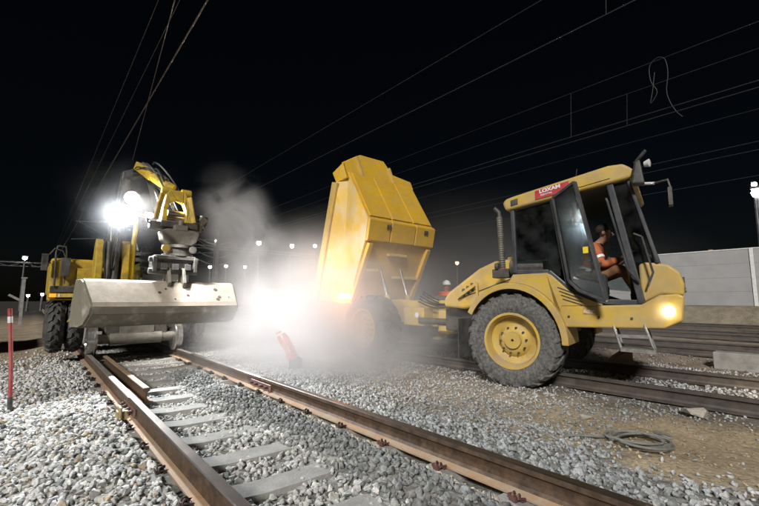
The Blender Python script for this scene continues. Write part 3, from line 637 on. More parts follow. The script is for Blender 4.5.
# lamps
m = MB(); m.lathe((3.492, 1.235, .885), (-1, -.35, 0), [(0, .052), (.015, .052), (.025, .035)], 20); m.build('headlight', mat('headlight_lens', (.9, .9, .9), .2, emit=(1, .88, .62), emit_s=60), dt, smooth=True)
MATS['headlight_lens'].cycles.emission_sampling = 'NONE'
def spot(name, loc, aim, W, colr, size, blend=.5, rad=.06):
    l = bpy.data.lights.new(name, 'SPOT'); l.energy = W; l.color = colr; l.spot_size = R(size); l.spot_blend = blend; l.shadow_soft_size = rad
    o = bpy.data.objects.new(name, l); col.objects.link(o); o.location = loc; o.rotation_euler = (Vector(aim) - Vector(loc)).to_track_quat('-Z', 'Y').to_euler(); return o
spot('headlight_beam', xf((3.33, 1.02, .885)), (10, -3.5, .7), 70, (1, .85, .62), 120, 1, .04)
# rear lamp, exhaust, air filter
XF = None
m = MB(); m.bb(3.30, 3.66, 6.98, 7.06, 1.02, 1.14); m.build('tail_lamp', amber, dt, bevel=.01)
tl_ = bpy.data.lights.new('tail_lamp_glow', 'POINT'); tl_.energy = 5; tl_.color = (1, .30, .10); tl_.shadow_soft_size = .08; to = bpy.data.objects.new('tail_lamp_glow', tl_); col.objects.link(to); to.location = (3.22, 6.92, 1.0)
XF = steer
m = MB(); m.lathe((3.66, 3.28, 1.45), (0, .03, 1), [(0, .055)] + [(i * .033 + (.012 if j else 0), .052 if j else .045) for i in range(24) for j in (0, 1)] + [(.80, .05)], 14); ex = m.build('exhaust_stack', lightgrey, dt, smooth=True)
m = MB(); m.tube([(3.66, 3.30, 2.25), (3.66, 3.31, 2.33), (3.64, 3.38, 2.40)], .032, 10); m.build('exhaust_tip', black, ex, smooth=True)
m = MB(); m.cyl((3.62, 3.02, 1.47), (3.62, 2.62, 1.45), .10, n=20).cyl((3.62, 3.12, 1.47), (3.62, 3.0, 1.47), .115, n=20).cyl((3.62, 2.95, 1.56), (3.62, 2.95, 1.62), .05, n=14); m.build('air_filter', black, dt, bevel=.01)
m = MB(); m.bb(3.55, 3.75, 3.14, 3.42, 1.33, 1.46).cyl((3.55, 3.3, 1.5), (3.55, 3.36, 1.5), .05, n=12); m.build('engine_bracket', greymetal, dt, bevel=.01)
m = MB(); m.box((3.6, 3.24, 1.44), (.07, .05, .07)); m.build('red_cap', red_p, dt, bevel=.01)
# tipped skip
XF = None
for k in range(6):
    x0 = 4.12 + .03 * k; z0 = .98 + .02 * (k % 3); pts = [Vector((x0 - .05 * math.sin(t * 3.1), 4.35 + 1.15 * t, z0 - .12 * math.sin(t * 3.1) + .03 * k * t)) for t in [i / 10 for i in range(11)]]
    m = MB(); m.tube(pts, .014, 6); m.build('hydraulic_hose', hose_m, dt, smooth=True)
for yy in (2.72, 3.98):
    m = MB(); m.xz([(3.42, .12), (3.98, .12), (3.98, .72), (3.42, .72)], yy + 1.22 if yy < 3 else yy, (yy + 1.22 if yy < 3 else yy) + .015) if yy > 3 else m
    if m.v: m.build('mud_flap', rubber_dark, dt)
for yy, zz in ((2.30, .80), (1.95, .80), (1.60, .80)):
    m = MB(); v0 = steer((3.474, yy, zz)); m.lathe(v0, (-1, -.23, 0), [(0, .016), (.008, .014)], 8); m.build('chassis_bolt', greymetal, dt)
m = MB(); XF = steer; m.bb(3.470, 3.476, 1.98, 2.12, .84, .89); m.build('warning_sticker', mat('pale_sticker', (.6, .55, .4), .5, c2=(.4, .1, .05), scale=60), dt); m = MB(); m.beam((3.974, 3.2, 1.35), (3.974, 4.3, 1.02), .008, .012); m.build('hood_seam', black, dt); XF = None
BXc = 4.50
A_ = {k: v for k, v in dict(rimR=(8.05, 1.0, 1.13), rimF=(7.27, 3.63, 1.15), top=(7.03, 3.85, .98), knee=(6.33, 2.70, .98), beam=(6.42, 2.24, .98), floR=(7.05, .95, .92)).items()}
def bp(k, s): y, z, h = A_[k]; return (BXc + s * h, y, z)
m = MB(); vs = []; ks = ['rimR', 'rimF', 'top', 'knee', 'beam', 'floR']
for s in (-1, 1): vs += [bp(k, s) for k in ks]
m.add(vs, [(2, 3, 9, 8), (3, 4, 10, 9), (4, 5, 11, 10)]); m.m = [0, 0, 0]
m.cur = 0
skip = m.build('skip', yellow_bin, dt, fix=False, label='tipped yellow skip'); so_ = skip.modifiers.new('thick', 'SOLIDIFY'); so_.thickness = .03; so_.offset = 0
for s in (-1, 1):
    m = MB(); A = [Vector(bp(k, s)) for k in ks]; mid = (A[0] + A[1] + A[2] + A[3] + A[4] + A[5]) / 6 + Vector((s * .03, 0, 0)); m.add(A + [mid], [(i, (i + 1) % 6, 6) for i in range(6)])
    sd2 = m.build('skip_side', bin_side, skip, fix=False, label='scuffed pale side plate'); so2 = sd2.modifiers.new('thick', 'SOLIDIFY'); so2.thickness = .03; so2.offset = 0
    m = MB(); a = Vector(bp('rimR', s)); b = Vector(bp('rimF', s)); a = a + Vector((s * .02, 0, 0)); b = b + Vector((s * .02, 0, 0))
    m.beam(a, b, .08, .20, up=(b - a).cross(Vector((1, 0, 0)))); m.build('rim_rail', yellow, skip, bevel=.02)
# raised plates of the front wall (three), box beam at the knee, floor bars
tn, kn = Vector(bp('top', -1)), Vector(bp('knee', -1)); tf, kf = Vector(bp('top', 1)), Vector(bp('knee', 1)); nf = (kf - kn).cross(tn - kn).normalized()
if nf.y > 0: nf = -nf
for (u0, u1) in ((.02, .325), (.345, .655), (.675, .98)):
    m = MB(); m.prism([kn.lerp(kf, u0).lerp(tn.lerp(tf, u0), .03) + nf * .012, kn.lerp(kf, u1).lerp(tn.lerp(tf, u1), .03) + nf * .012, kn.lerp(kf, u1).lerp(tn.lerp(tf, u1), .97) + nf * .012, kn.lerp(kf, u0).lerp(tn.lerp(tf, u0), .97) + nf * .012], nf * .035)
    m.build('front_plate', yellow_bin, skip, bevel=.01)
for (x0, x1) in ((3.50, 4.10), (4.13, 4.85), (4.88, 5.50)):
    m = MB(); m.yz([(6.31, 2.72), (6.24, 2.66), (6.33, 2.24), (6.42, 2.22)], x0, x1); m.build('cross_beam', yellow_bin, skip, bevel=.012)
for x in (4.0, 5.15):
    for d in (0, .07): m = MB(); m.beam((x + d, 6.245, 2.60), (x + d, 6.27, 2.50), .035, .03); m.build('beam_slot', black, skip)
for (x0, x1, t) in ((4.2, 4.75, .18), (3.65, 4.05, .45), (4.55, 5.3, .55)):
    a = Vector((x0, 6.42, 2.24)).lerp(Vector((x0, 7.05, .95)), t); m = MB(); m.box((0, 0, 0), (1, 1, 1)); m = MB(); m.beam(a + Vector((0, -.05, -.02)), a + Vector((x1 - x0, -.05, -.02)), .07, .06); m.build('floor_bar', yellow, skip, bevel=.01)
for x in (3.62, 5.38):
    m = MB(); m.beam((x, 6.40, 2.2), (x, 7.05, .95), .12, .14, up=(0, 1, .5)); m.build('floor_rib', yellow_bin, skip, bevel=.015)
gz = lambda z: 7.03 + (z - 3.85) * .42
G = [(3.42, 3.70), (3.42, 4.07), (3.90, 4.36), (4.06, 4.44), (4.78, 4.45), (4.95, 4.10), (5.55, 4.02), (5.55, 3.80)]
m = MB(); m.prism([(x, gz(z), z) for x, z in G], (0, .05, .02)); m.build('spill_guard', yellow_bin, skip, bevel=.01)
for x, z0, z1 in ((3.88, 3.8, 4.34), (4.86, 3.82, 4.26)):
    m = MB(); m.beam((x, gz(z0) - .03, z0), (x, gz(z1) - .03, z1), .035, .06); m.build('guard_rib', yellow, skip)
m = MB(); m.prism([(3.42, gz(3.70), 3.70), (3.42, gz(4.07), 4.07), (3.37, 7.45, 3.9), (3.35, 7.27, 3.63)], (.04, 0, 0)); m.build('guard_wing', yellow_bin, skip)
for x0, x1, y0, y1 in ((4.15, 4.1, 6.68, 6.40), (4.75, 4.7, 6.68, 6.40)):
    m = MB(); m.cyl((x0, y0, 1.70), (x1, y1, 1.08), .035, n=14); rr = m.build('tipping_ram', chrome, dt, smooth=True)
    m = MB(); m.cyl((x1, y1, 1.10), (x1 - .01, y1 - .18, .62), .06, n=16); m.build('ram_barrel', yellow, rr, smooth=True)
m = MB(); m.cyl((3.9, 6.98, .98), (5.1, 6.98, .98), .06, n=16); m.build('skip_hinge', greymetal, dt, smooth=True)

# ------------------------------------------------------------------ road-rail excavator (faces the camera, -Y)
ex = empty('excavator', (0, 10.4, 0), 'yellow road-rail excavator with lit work lamps standing on the nearest track', 'excavator')
m = MB(); m.bb(-.72, .72, 9.5, 12.3, .40, .78).bb(-.95, .95, 9.9, 12.0, .55, .95).bb(-.55, .55, 9.3, 9.6, .30, .62); m.build('undercarriage', greymetal, ex, bevel=.03)
m = MB(); m.lathe((0, 10.9, .95), (0, 0, 1), [(0, .62), (.10, .62), (.10, .55), (.14, .55)], 32); m.build('slew_ring', black, ex, smooth=True)
m = MB(); m.cyl((-.70, 9.35, .26), (.70, 9.35, .26), .095, n=20).cyl((-.45, 9.35, .26), (.45, 9.35, .26), .12, n=20).bb(-.3, .3, 9.28, 9.5, .25, .5); m.build('rail_axle', lightgrey, ex, smooth=False, bevel=.006)
for s in (-1, 1):
    for yy in (9.35, 12.3):
        m = MB(); m.lathe((s * .68, yy, .255), (s, 0, 0), [(-.02, .08), (-.02, .285), (.012, .29), (.03, .262), (.13, .252), (.135, .19), (.09, .17), (.09, .07), (.15, .06), (.15, .02)], 32); m.build('rail_wheel', steel, ex, smooth=True)
for s in (-1, 1):
    for yy in (10.0, 11.9):
        for dx in (0, .30):
            wheel(ex, (s * (1.40 - dx), yy, .50), .50, .27, .26, 16, s > 0, rubber_dark, yellow_ex)
    m = MB(); m.yz([(9.75, 1.03), (10.2, 1.07), (10.7, 1.03), (10.7, 1.0), (10.2, 1.03), (9.75, 1.0)], min(s * .80, s * 1.42), max(s * .80, s * 1.42)); m.build('mudguard', yellow_ex, ex, bevel=.01)
    m = MB(); m.prism([(s * 1.12, 9.47, .60), (s * .84, 9.47, .60), (s * .82, 9.47, .84), (s * .95, 9.47, .88)], (0, -.03, 0)); m.build('warning_plate', yellow_ex, ex, bevel=.006)
# upper structure
m = MB(); m.bb(-1.42, -.72, 9.75, 12.2, 1.10, 1.80).bb(.25, 1.25, 11.0, 12.2, 1.10, 1.9).bb(-.72, .25, 10.4, 12.3, 1.10, 1.7); m.build('upper_body', yellow_ex, ex, bevel=.05, seg=3)
m = MB(); m.xz([(-1.43, 1.05), (-1.43, 1.13), (-.70, 1.13), (-.70, 1.05)], 9.70, 9.78); bar = m.build('lamp_bar', yellow_ex, ex, bevel=.01)
for x0, x1, mm in ((-1.40, -1.30, amber_dim), (-1.27, -1.24, white_p), (-1.23, -1.02, plate_m), (-.98, -.88, amber_dim)):
    m = MB(); m.bb(x0, x1, 9.69, 9.70, 1.06, 1.12); m.build('marker_lamp' if mm is amber_dim else 'number_plate' if mm is plate_m else 'reflector', mm, bar)
m = MB(); m.bb(-1.40, -.75, 9.70, 9.80, 1.15, 1.27); m.build('step_plate', black, ex, bevel=.01)
m = MB(); m.bb(-1.02, -.74, 9.68, 9.76, 1.32, 1.62); m.build('side_hatch', yellow_ex, ex, bevel=.02)
m = MB(); m.tube([(-1.34, 9.68, 1.25), (-1.36, 9.66, 1.9), (-1.34, 9.66, 2.02), (-1.22, 9.66, 2.02), (-1.20, 9.66, 1.9), (-1.20, 9.68, 1.3)], .016, 8); m.build('handrail', black, ex, smooth=True)
m = MB(); m.bb(-1.27, -1.13, 9.60, 9.70, 1.45, 1.80).tube([(-1.2, 9.65, 1.8), (-1.26, 9.64, 1.93), (-1.38, 9.64, 1.97), (-1.45, 9.66, 1.85)], .014, 6); m.build('toolbox', black, ex, bevel=.015)
m = MB(); m.bb(-1.56, -1.46, 9.62, 9.66, 1.55, 1.86); m.tube([(-1.42, 9.75, 1.70), (-1.5, 9.64, 1.70)], .012, 6); m.build('mirror', black, ex, bevel=.01)
# boom foot: two yellow side plates, cylinders between
for x in (-.78, -.34):
    m = MB(); m.yz([(9.35, 1.15), (9.30, 1.55), (9.34, 2.12), (9.46, 2.20), (9.60, 2.12), (9.9, 1.5), (9.95, 1.15)], x, x + .13); m.build('boom_foot_plate', yellow_ex, ex, bevel=.02)
m = MB(); m.cyl((-.46, 9.36, 1.3), (-.42, 9.42, 2.15), .065, n=16).cyl((-.56, 9.36, 1.3), (-.55, 9.42, 2.15), .055, n=16); m.build('boom_cylinder', greymetal, ex, smooth=True)
m = MB(); m.cyl((-.45, 9.40, 2.1), (-.40, 9.5, 2.95), .03, n=12).cyl((-.55, 9.40, 2.1), (-.58, 9.5, 2.9), .03, n=12); m.build('cylinder_rod', chrome, ex, smooth=True)
# boom, elbow and stick
m = MB(); m.yz([(9.6, 1.6), (9.9, 1.5), (10.15, 2.5), (9.95, 3.2), (9.6, 3.62), (9.4, 3.62), (9.4, 3.45), (9.66, 3.1), (9.78, 2.5)], -.44, -.26); m.build('boom', hose_m, ex, bevel=.03)
m = MB(); m.beam((-.35, 9.5, 3.55), (-.02, 8.95, 3.62), .16, .18); m.build('elbow', hose_m, ex, bevel=.03)
a, b = Vector((-.16, 8.85, 3.56)), Vector((.16, 8.25, 3.13))
m = MB(); m.cyl(a, b, .10, .085, n=20).cyl(b + Vector((-.03, 0, .03)), b + Vector((.09, -.05, -.05)), .105, n=20).beam(a + Vector((-.05, .15, .1)), a.lerp(b, .45), .20, .16); m.build('stick_cylinder', yellow_ex, ex, bevel=.012)
m = MB(); m.cyl(a + Vector((0, .1, .14)), b + Vector((0, .1, .16)), .05, n=14); m.build('stick_ram', greymetal, ex, smooth=True)
m = MB(); m.beam((.0, 9.1, 3.66), (.26, 8.72, 2.45), .16, .20); stick = m.build('stick', black, ex, bevel=.03)
# yellow linkage frame with an arched opening
S = lambda u, v: (.25 + u * 1.15, 7.86 + .12 * (v - .4), 2.40 + v * 1.02)      # u across, v up
OUT = [(-.22, 0), (-.20, .25), (-.15, .52), (-.10, .60), (.10, .60), (.15, .52), (.19, .25), (.22, 0), (.14, 0), (.135, .24), (.095, .37), (0, .42), (-.095, .37), (-.135, .24), (-.14, 0)]
m = MB()
for i in range(7):
    j = len(OUT) - 1 - i; m.prism([S(*OUT[i]), S(*OUT[i + 1]), S(*OUT[j - 1]), S(*OUT[j])], (0, .16, 0)) if i != 99 else None
m.cyl(Vector(S(-.22, .60)) + Vector((0, .08, -.02)), Vector(S(-.07, .60)) + Vector((0, .08, -.02)), .075, n=18).cyl(Vector(S(.07, .60)) + Vector((0, .08, -.02)), Vector(S(.22, .60)) + Vector((0, .08, -.02)), .075, n=18)
m.build('linkage_frame', yellow_ex, ex, bevel=.014)
for u in (-.30, .25):
    m = MB(); m.beam(S(u, .02), S(u * .72, .50), .045, .09); m.build('side_link', yellow_ex, ex, bevel=.01)
m = MB(); m.cyl((.05, 8.0, 2.50), (.50, 8.0, 2.50), .055, n=16).cyl((.13, 8.0, 2.60), (.40, 8.0, 2.60), .05, n=16); m.build('link_pin', steel, ex, smooth=True)
# tilt rotator
m = MB(); m.box((.30, 7.95, 2.36), (.62, .30, .12)).box((.02, 7.9, 2.33), (.40, .14, .13)).box((.56, 7.92, 2.33), (.28, .16, .12)).cyl((.34, 7.8, 2.36), (.34, 8.1, 2.36), .07, n=16); tr_ = m.build('tilt_rotator', greymetal, ex, bevel=.015)
m = MB(); m.xz([(-.02, 2.22), (.02, 2.06), (.10, 1.98), (.50, 1.98), (.58, 2.06), (.62, 2.22), (.52, 2.26), (.08, 2.26)], 7.68, 8.0); m.build('rotator_cover', lightgrey, tr_, bevel=.02)
m = MB(); m.box((.30, 7.82, 2.29), (.22, .3, .1)).cyl((.30, 7.72, 2.30), (.30, 7.72, 2.43), .045, n=14); m.build('rotator_motor', lightgrey, tr_, bevel=.01)
m = MB(); m.lathe((.30, 7.85, 1.98), (0, 0, -1), [(0, .26), (.05, .26), (.05, .22), (.16, .22), (.16, .26), (.2, .26)], 24); m.build('rotator_body', greymetal, tr_, smooth=True)
for x in (.06, .50):
    m = MB(); m.lathe((x, 7.66, 1.90), (0, -1, 0), [(0, .065), (.03, .065), (.035, .05)], 18); m.build('rotator_boss', yellow_ex if x < .3 else greymetal, tr_, smooth=True)
m = MB(); m.box((.22, 7.78, 1.74), (.66, .34, .07)).box((.22, 7.78, 1.52), (.70, .30, .06))
for x in (-.10, .55): m.box((x, 7.76, 1.62), (.06, .36, .26))
m.cyl((-.18, 7.70, 1.50), (.62, 7.70, 1.50), .05, n=16).cyl((-.18, 7.70, 1.70), (.62, 7.70, 1.70), .045, n=16); m.build('quick_coupler', black, ex, bevel=.01)
for x0 in (-.02, .16, .36):
    m = MB(); m.box((x0 + .06, 7.60, 1.58), (.10, .05, .10)); m.build('coupler_lock', steel, ex, bevel=.008)
for x in (.10, .34):
    m = MB(); m.yz([(7.95, 1.30), (7.55, 1.22), (7.50, 1.30), (7.62, 1.56), (7.80, 1.58)], x, x + .05); m.build('bucket_lug', lightgrey, ex, bevel=.006)
# bucket: tapered ends, slightly turned
BY = R(7); bc = Vector((.10, 7.75, 0))
def bk(x, y, z): v = Vector((x, y, 0)); return (bc.x + v.x * math.cos(BY) - v.y * math.sin(BY), bc.y + v.x * math.sin(BY) + v.y * math.cos(BY), z)
PRF = [(.25, 1.32, 1.18), (-.05, 1.315, 1.18), (-.14, 1.28, 1.175), (-.42, .96, 1.12), (-.45, .90, 1.12), (-.40, .80, 1.12), (-.22, .64, 1.15), (-.05, .60, 1.17), (.45, .58, 1.18)]
m = MB(); npf = len(PRF); vs = [bk(s * h, y, z) for s in (-1, 1) for (y, z, h) in PRF]
for i in range(npf - 1): m.cur = 0 if i < 4 else 1; m.add([vs[i], vs[i + 1], vs[npf + i + 1], vs[npf + i]], [(0, 1, 2, 3)])
bu = m.build('bucket', [bucket_m, bucket_d], ex, fix=False, label='wide pale worn grading bucket'); so3 = bu.modifiers.new('thick', 'SOLIDIFY'); so3.thickness = .03; so3.offset = 0
for s in (-1, 1):
    m = MB(); A = [Vector(bk(s * h, y, z)) for (y, z, h) in PRF]; A.insert(0, Vector(bk(s * 1.19, .38, .95))); m.prism(A, Vector(bk(s * 1.215, 0, 0)) - Vector(bk(s * 1.18, 0, 0))); m.build('bucket_end', bucket_d, bu, bevel=.008)
for k in range(9):
    xx = random.choice([random.uniform(.75, 1.12), random.uniform(-.3, .4)]); zz = random.uniform(1.0, 1.2); yy = -.14 - (1.28 - zz) / .32 * .28
    m = MB(); rr = random.uniform(.012, .035); m.lathe(bk(xx, yy - .012, zz), Vector((0, -.75, .65)), [(0, rr * 1.1), (.012, rr)], 8); m.build('mud_spot', mat('mud_spot', (.07, .055, .04), .9, c2=(.05, .04, .03), scale=40) if k == 0 else MATS['mud_spot'], bu)
# cab of the excavator
m = MB()
def ebox(a, b, w_=.06): m.beam(a, b, w_, w_)
for x in (-.10, .95): ebox((x, 9.70, 1.15), (x, 9.62, 2.0)); ebox((x, 9.62, 2.0), (x, 9.80, 2.75)); ebox((x, 11.0, 1.15), (x, 11.0, 2.75)); ebox((x, 9.8, 2.75), (x, 11.0, 2.75)); ebox((x, 9.7, 1.15), (x, 11, 1.15))
for y, z in ((9.7, 1.15), (9.8, 2.75), (11, 2.75)): ebox((-.1, y, z), (.95, y, z))
m.build('cab_frame', black, ex, bevel=.01)
m = MB(); m.bb(-.14, .99, 9.75, 11.05, 2.77, 2.86); m.build('cab_roof', yellow_ex, ex, bevel=.03)
m = MB(); m.tube([(-.13, 9.60, 1.15), (-.14, 9.52, 1.6), (-.14, 9.52, 2.1), (-.10, 9.62, 2.55), (-.10, 9.72, 2.74)], .045, 8); m.build('cab_pillar', mat('bright_yellow_pillar', (.8, .62, .01), .4, c2=(.7, .5, .01), scale=8), ex, smooth=True)
m = MB(); m.prism([(-.07, 9.64, 1.2), (.92, 9.64, 1.2), (.92, 9.60, 2.0), (-.07, 9.60, 2.0)], (0, .006, 0)); m.build('front_window', glass_m, ex)
m = MB(); m.prism([(-.07, 9.61, 2.03), (.92, 9.61, 2.03), (.92, 9.78, 2.73), (-.07, 9.78, 2.73)], (0, .006, 0)); m.build('front_window', glass_m, ex)
m = MB(); m.bb(.2, .7, 10.2, 10.7, 1.2, 1.6).bb(.2, .7, 10.6, 10.75, 1.5, 2.25); m.build('seat', seat_m, ex, bevel=.03)
# work lamps
def work_lamp(c, r, lens, d):
    d = Vector(d).normalized(); m = MB(); m.lathe(Vector(c) - d * .12, d, [(0, r * .5), (.02, r * .8), (.10, r * 1.1), (.125, r * 1.1), (.125, r * .9)], 18); h = m.build('work_lamp', black, ex, smooth=True)
    m = MB(); m.lathe(Vector(c), d, [(0, r * .95), (.018, r * .9), (.03, r * .6), (.034, r * .1)], 18); m.build('lamp_lens', lens, h, smooth=True)
work_lamp((-.36, 8.6, 2.91), .12, lens_w, (-.1, -1, -.15)); work_lamp((-.56, 8.6, 2.59), .12, lens_b, (-.1, -1, -.1)); work_lamp((-.27, 7.36, 2.39), .05, lens_y, (.25, -1, -.25)); m = MB(); m.tube([(-.29, 7.47, 2.42), (-.22, 7.8, 2.36), (-.1, 7.9, 2.33)], .018, 6); m.build('lamp_bracket', black, ex)
m = MB(); m.tube([(-.36, 8.72, 2.91), (-.36, 9.2, 2.9), (-.36, 9.7, 2.9)], .02, 6).tube([(-.56, 8.72, 2.59), (-.56, 9.2, 2.6), (-.40, 9.7, 2.6)], .02, 6); m.build('lamp_bracket', black, ex)
spot('work_lamp_beam', (-.36, 8.53, 2.91), (3.0, 8.2, .5), 480, (1, .97, .94), 110, .6, .1)
spot('work_lamp_beam', (-.26, 7.28, 2.38), (2.5, 6.6, .3), 225, (.97, .97, .98), 84, .55, .08)
spot('work_lamp_beam', (-.56, 8.53, 2.59), (-1.3, 3.6, 0), 900, (.88, .94, 1), 92, .8, .1)
# hoses
for k in range(10):
    x0 = random.uniform(-.3, .0); y0 = random.uniform(8.6, 9.4); z0 = random.uniform(3.5, 3.72)
    x1 = random.uniform(.0, .65); z1 = random.uniform(2.35, 2.6); y1 = random.uniform(8.12, 8.3); bul = random.uniform(-.22, .06)
    P4 = [Vector((x0, y0, z0)), Vector((x0 + bul * .5, y0 - .35, z0 + .12 + abs(bul) * .25)), Vector((x1 + bul, y1 - .02, z1 + .45)), Vector((x1, y1, z1))]
    pts = [((1 - t) ** 3) * P4[0] + 3 * t * (1 - t) ** 2 * P4[1] + 3 * t * t * (1 - t) * P4[2] + t ** 3 * P4[3] for t in [i / 14 for i in range(15)]]
    m = MB(); m.tube(pts, random.choice((.013, .018, .022)), 6); m.build('hydraulic_hose', hose_m, ex, smooth=True)
for k in range(6):
    x0 = random.uniform(-.62, -.42); z0 = random.uniform(1.3, 1.8); y0 = 9.3
    pts = [Vector((x0 + .09 * math.sin(t * 3 + k) * t, y0 - .06 * math.sin(t * 3), z0 + .9 * t)) for t in [i / 12 for i in range(13)]]
    m = MB(); m.tube(pts, random.choice((.012, .018)), 6); m.build('hydraulic_hose', hose_m, ex, smooth=True)
for k in range(8):
    c = Vector((.66, 7.95, 2.33)); pts = [c + Vector((.12 * math.sin(t * 4 + k) - .08 * t + .03 * k * t, .05 * math.cos(k + t), .26 * math.sin(t * 2.6))) for t in [i / 12 for i in range(13)]]
    m = MB(); m.tube(pts, .016, 6); m.build('hydraulic_hose', hose_m if k % 2 else lightgrey, ex, smooth=True)
m = MB(); m.box((.72, 7.92, 2.52), (.14, .10, .12), Euler((.3, .5, .4)).to_matrix()).box((.62, 7.92, 2.42), (.20, .08, .09), Euler((.2, -.5, 0)).to_matrix()); m.build('valve_block', lightgrey, ex, bevel=.01)

# ------------------------------------------------------------------ people
def skin_body(name, nodes, edges, mt, parent, root, label=None, sub=2):
    me = bpy.data.meshes.new(name); names = list(nodes); base = root_loc(parent)
    me.from_pydata([xf(nodes[k][0]) - base for k in names], [(names.index(a), names.index(b)) for a, b in edges], []); me.materials.append(mt)
    o = bpy.data.objects.new(name, me); col.objects.link(o); o.parent = parent
    sk = o.modifiers.new('skin', 'SKIN'); sk.use_smooth_shade = True
    if not me.skin_vertices: me.attributes  # layer is made with the modifier
    bm = bmesh.new(); bm.from_mesh(me); lay = bm.verts.layers.skin.verify(); bm.verts.ensure_lookup_table()
    for i, k in enumerate(names):
        r = nodes[k][1]; bm.verts[i][lay].radius = (r, r) if not isinstance(r, tuple) else r; bm.verts[i][lay].use_root = (k == root)
    bm.to_mesh(me); bm.free()
    s = o.modifiers.new('sub', 'SUBSURF'); s.levels = sub; s.render_levels = sub
    if label: o['label'] = label
    return o
def hand_nodes(nd, ed, wrist, tipdir, side, key, k0):
    """palm, four fingers and thumb, slightly curled"""
    d = Vector(tipdir).normalized(); s = Vector(side).normalized(); c = d.cross(s)
    w0 = Vector(nd[wrist][0]); palm = w0 + d * .07; nd[key + 'p'] = (palm, .024); ed.append((wrist, key + 'p'))
    for i, (off, L_) in enumerate(((-.03, .065), (-.01, .078), (.01, .074), (.03, .058))):
        a = palm + s * off + d * .035; b = a + d * L_ * .5 - c * .01; e = a + d * L_ * .85 - c * .035
        nd[f'{key}a{i}'] = (a, .010); nd[f'{key}b{i}'] = (b, .009); nd[f'{key}e{i}'] = (e, .008); ed += [(key + 'p', f'{key}a{i}'), (f'{key}a{i}', f'{key}b{i}'), (f'{key}b{i}', f'{key}e{i}')]
    a = palm - s * .035 - d * .02; b = a - s * .02 + d * .035; nd[key + 't0'] = (a, .012); nd[key + 't1'] = (b, .010); ed += [(key + 'p', key + 't0'), (key + 't0', key + 't1')]
def person(base, label, J, face, jacket, trousers, helmet=None, group=None):
    """J: joint positions in world space; face: facing direction"""
    p = empty('person', base, label, 'person'); F = Vector(face).normalized(); Rr = F.cross(Vector((0, 0, 1))).normalized()
    J = {k: Vector(v) for k, v in J.items()}
    nd = {}; ed = []
    def N_(k, v, r): nd[k] = (v, r)
    N_('pelvis', J['pelvis'], .12); N_('belly', J['pelvis'].lerp(J['chest'], .5), .115); N_('chest', J['chest'], .125); N_('neck', J['neck'], .05)
    N_('jaw', J['head'] - Vector((0, 0, .05)) + F * .015, .066); N_('skull', J['head'] + Vector((0, 0, .05)), .085); N_('crown', J['head'] + Vector((0, 0, .10)), .06)
    ed += [('pelvis', 'belly'), ('belly', 'chest'), ('chest', 'neck'), ('neck', 'jaw'), ('jaw', 'skull'), ('skull', 'crown')]
    for s in 'lr':
        N_('sh' + s, J['sh' + s], .058); N_('el' + s, J['el' + s], .042); N_('wr' + s, J['wr' + s], .028); N_('hip' + s, J['hip' + s], .085); N_('kn' + s, J['kn' + s], .058); N_('an' + s, J['an' + s], .042); N_('to' + s, J['an' + s] + F * .16 - Vector((0, 0, .04)), .035)
        ed += [('chest', 'sh' + s), ('sh' + s, 'el' + s), ('el' + s, 'wr' + s), ('pelvis', 'hip' + s), ('hip' + s, 'kn' + s), ('kn' + s, 'an' + s), ('an' + s, 'to' + s)]
        hand_nodes(nd, ed, 'wr' + s, J['wr' + s] - J['el' + s], Rr, 'h' + s, 0)
    body = skin_body('body', nd, ed, skin, p, 'pelvis')
    up = {k: (nd[k][0], nd[k][1] + .022) for k in ('pelvis', 'belly', 'chest', 'shl', 'shr', 'ell', 'elr')}
    for s in 'lr': up['cuff' + s] = (nd['el' + s][0].lerp(nd['wr' + s][0], .9), .042)
    up['collar'] = (nd['chest'][0].lerp(nd['neck'][0], .75), .075)
    skin_body('jacket', up, [('pelvis', 'belly'), ('belly', 'chest'), ('chest', 'collar'), ('chest', 'shl'), ('chest', 'shr'), ('shl', 'ell'), ('shr', 'elr'), ('ell', 'cuffl'), ('elr', 'cuffr')], jacket, p, 'pelvis')
    lo = {k: (nd[k][0], nd[k][1] + .02) for k in ('pelvis', 'hipl', 'hipr', 'knl', 'knr', 'anl', 'anr')}
    skin_body('trousers', lo, [('pelvis', 'hipl'), ('pelvis', 'hipr'), ('hipl', 'knl'), ('hipr', 'knr'), ('knl', 'anl'), ('knr', 'anr')], trousers, p, 'pelvis')
    for s in 'lr':
        m = MB(); a_ = J['an' + s]; m.tube([a_ - F * .06 + Vector((0, 0, .02)), a_ - F * .04 - Vector((0, 0, .045)), a_ + F * .08 - Vector((0, 0, .045)), a_ + F * .20 - Vector((0, 0, .055))], [.055, .06, .052, .035], 12); m.build('boot', black, p, smooth=True)
    for kk, (u, rr) in enumerate(((.35, .145), (.75, .152))):
        q0 = J['pelvis'].lerp(J['chest'], u); dd = (J['chest'] - J['pelvis']).normalized(); m = MB(); m.lathe(q0, dd, [(-.02, rr), (.02, rr), (.02, rr - .03), (-.02, rr - .03)], 20, close=True); m.build('reflective_band', white_p, p, smooth=True)
    for s in 'lr':
        q0 = J['sh' + s].lerp(J['el' + s], .6); dd = (J['el' + s] - J['sh' + s]).normalized(); m = MB(); m.lathe(q0, dd, [(-.018, .074), (.018, .072), (.018, .05), (-.018, .05)], 16, close=True); m.build('reflective_band', white_p, p, smooth=True)
    H = J['head']
    for s in (-1, 1):
        m = MB(); m.lathe(H + F * .083 + Rr * s * .032 + Vector((0, 0, .035)), F, [(-.008, .006), (0, .011), (.008, .006)], 8); m.build('eye', hair_m, body)
        m = MB(); m.lathe(H + Rr * s * .085 + Vector((0, 0, .02)), Rr * s, [(-.01, .018), (.008, .024), (.016, .012)], 10); m.build('ear', skin, body, smooth=True)
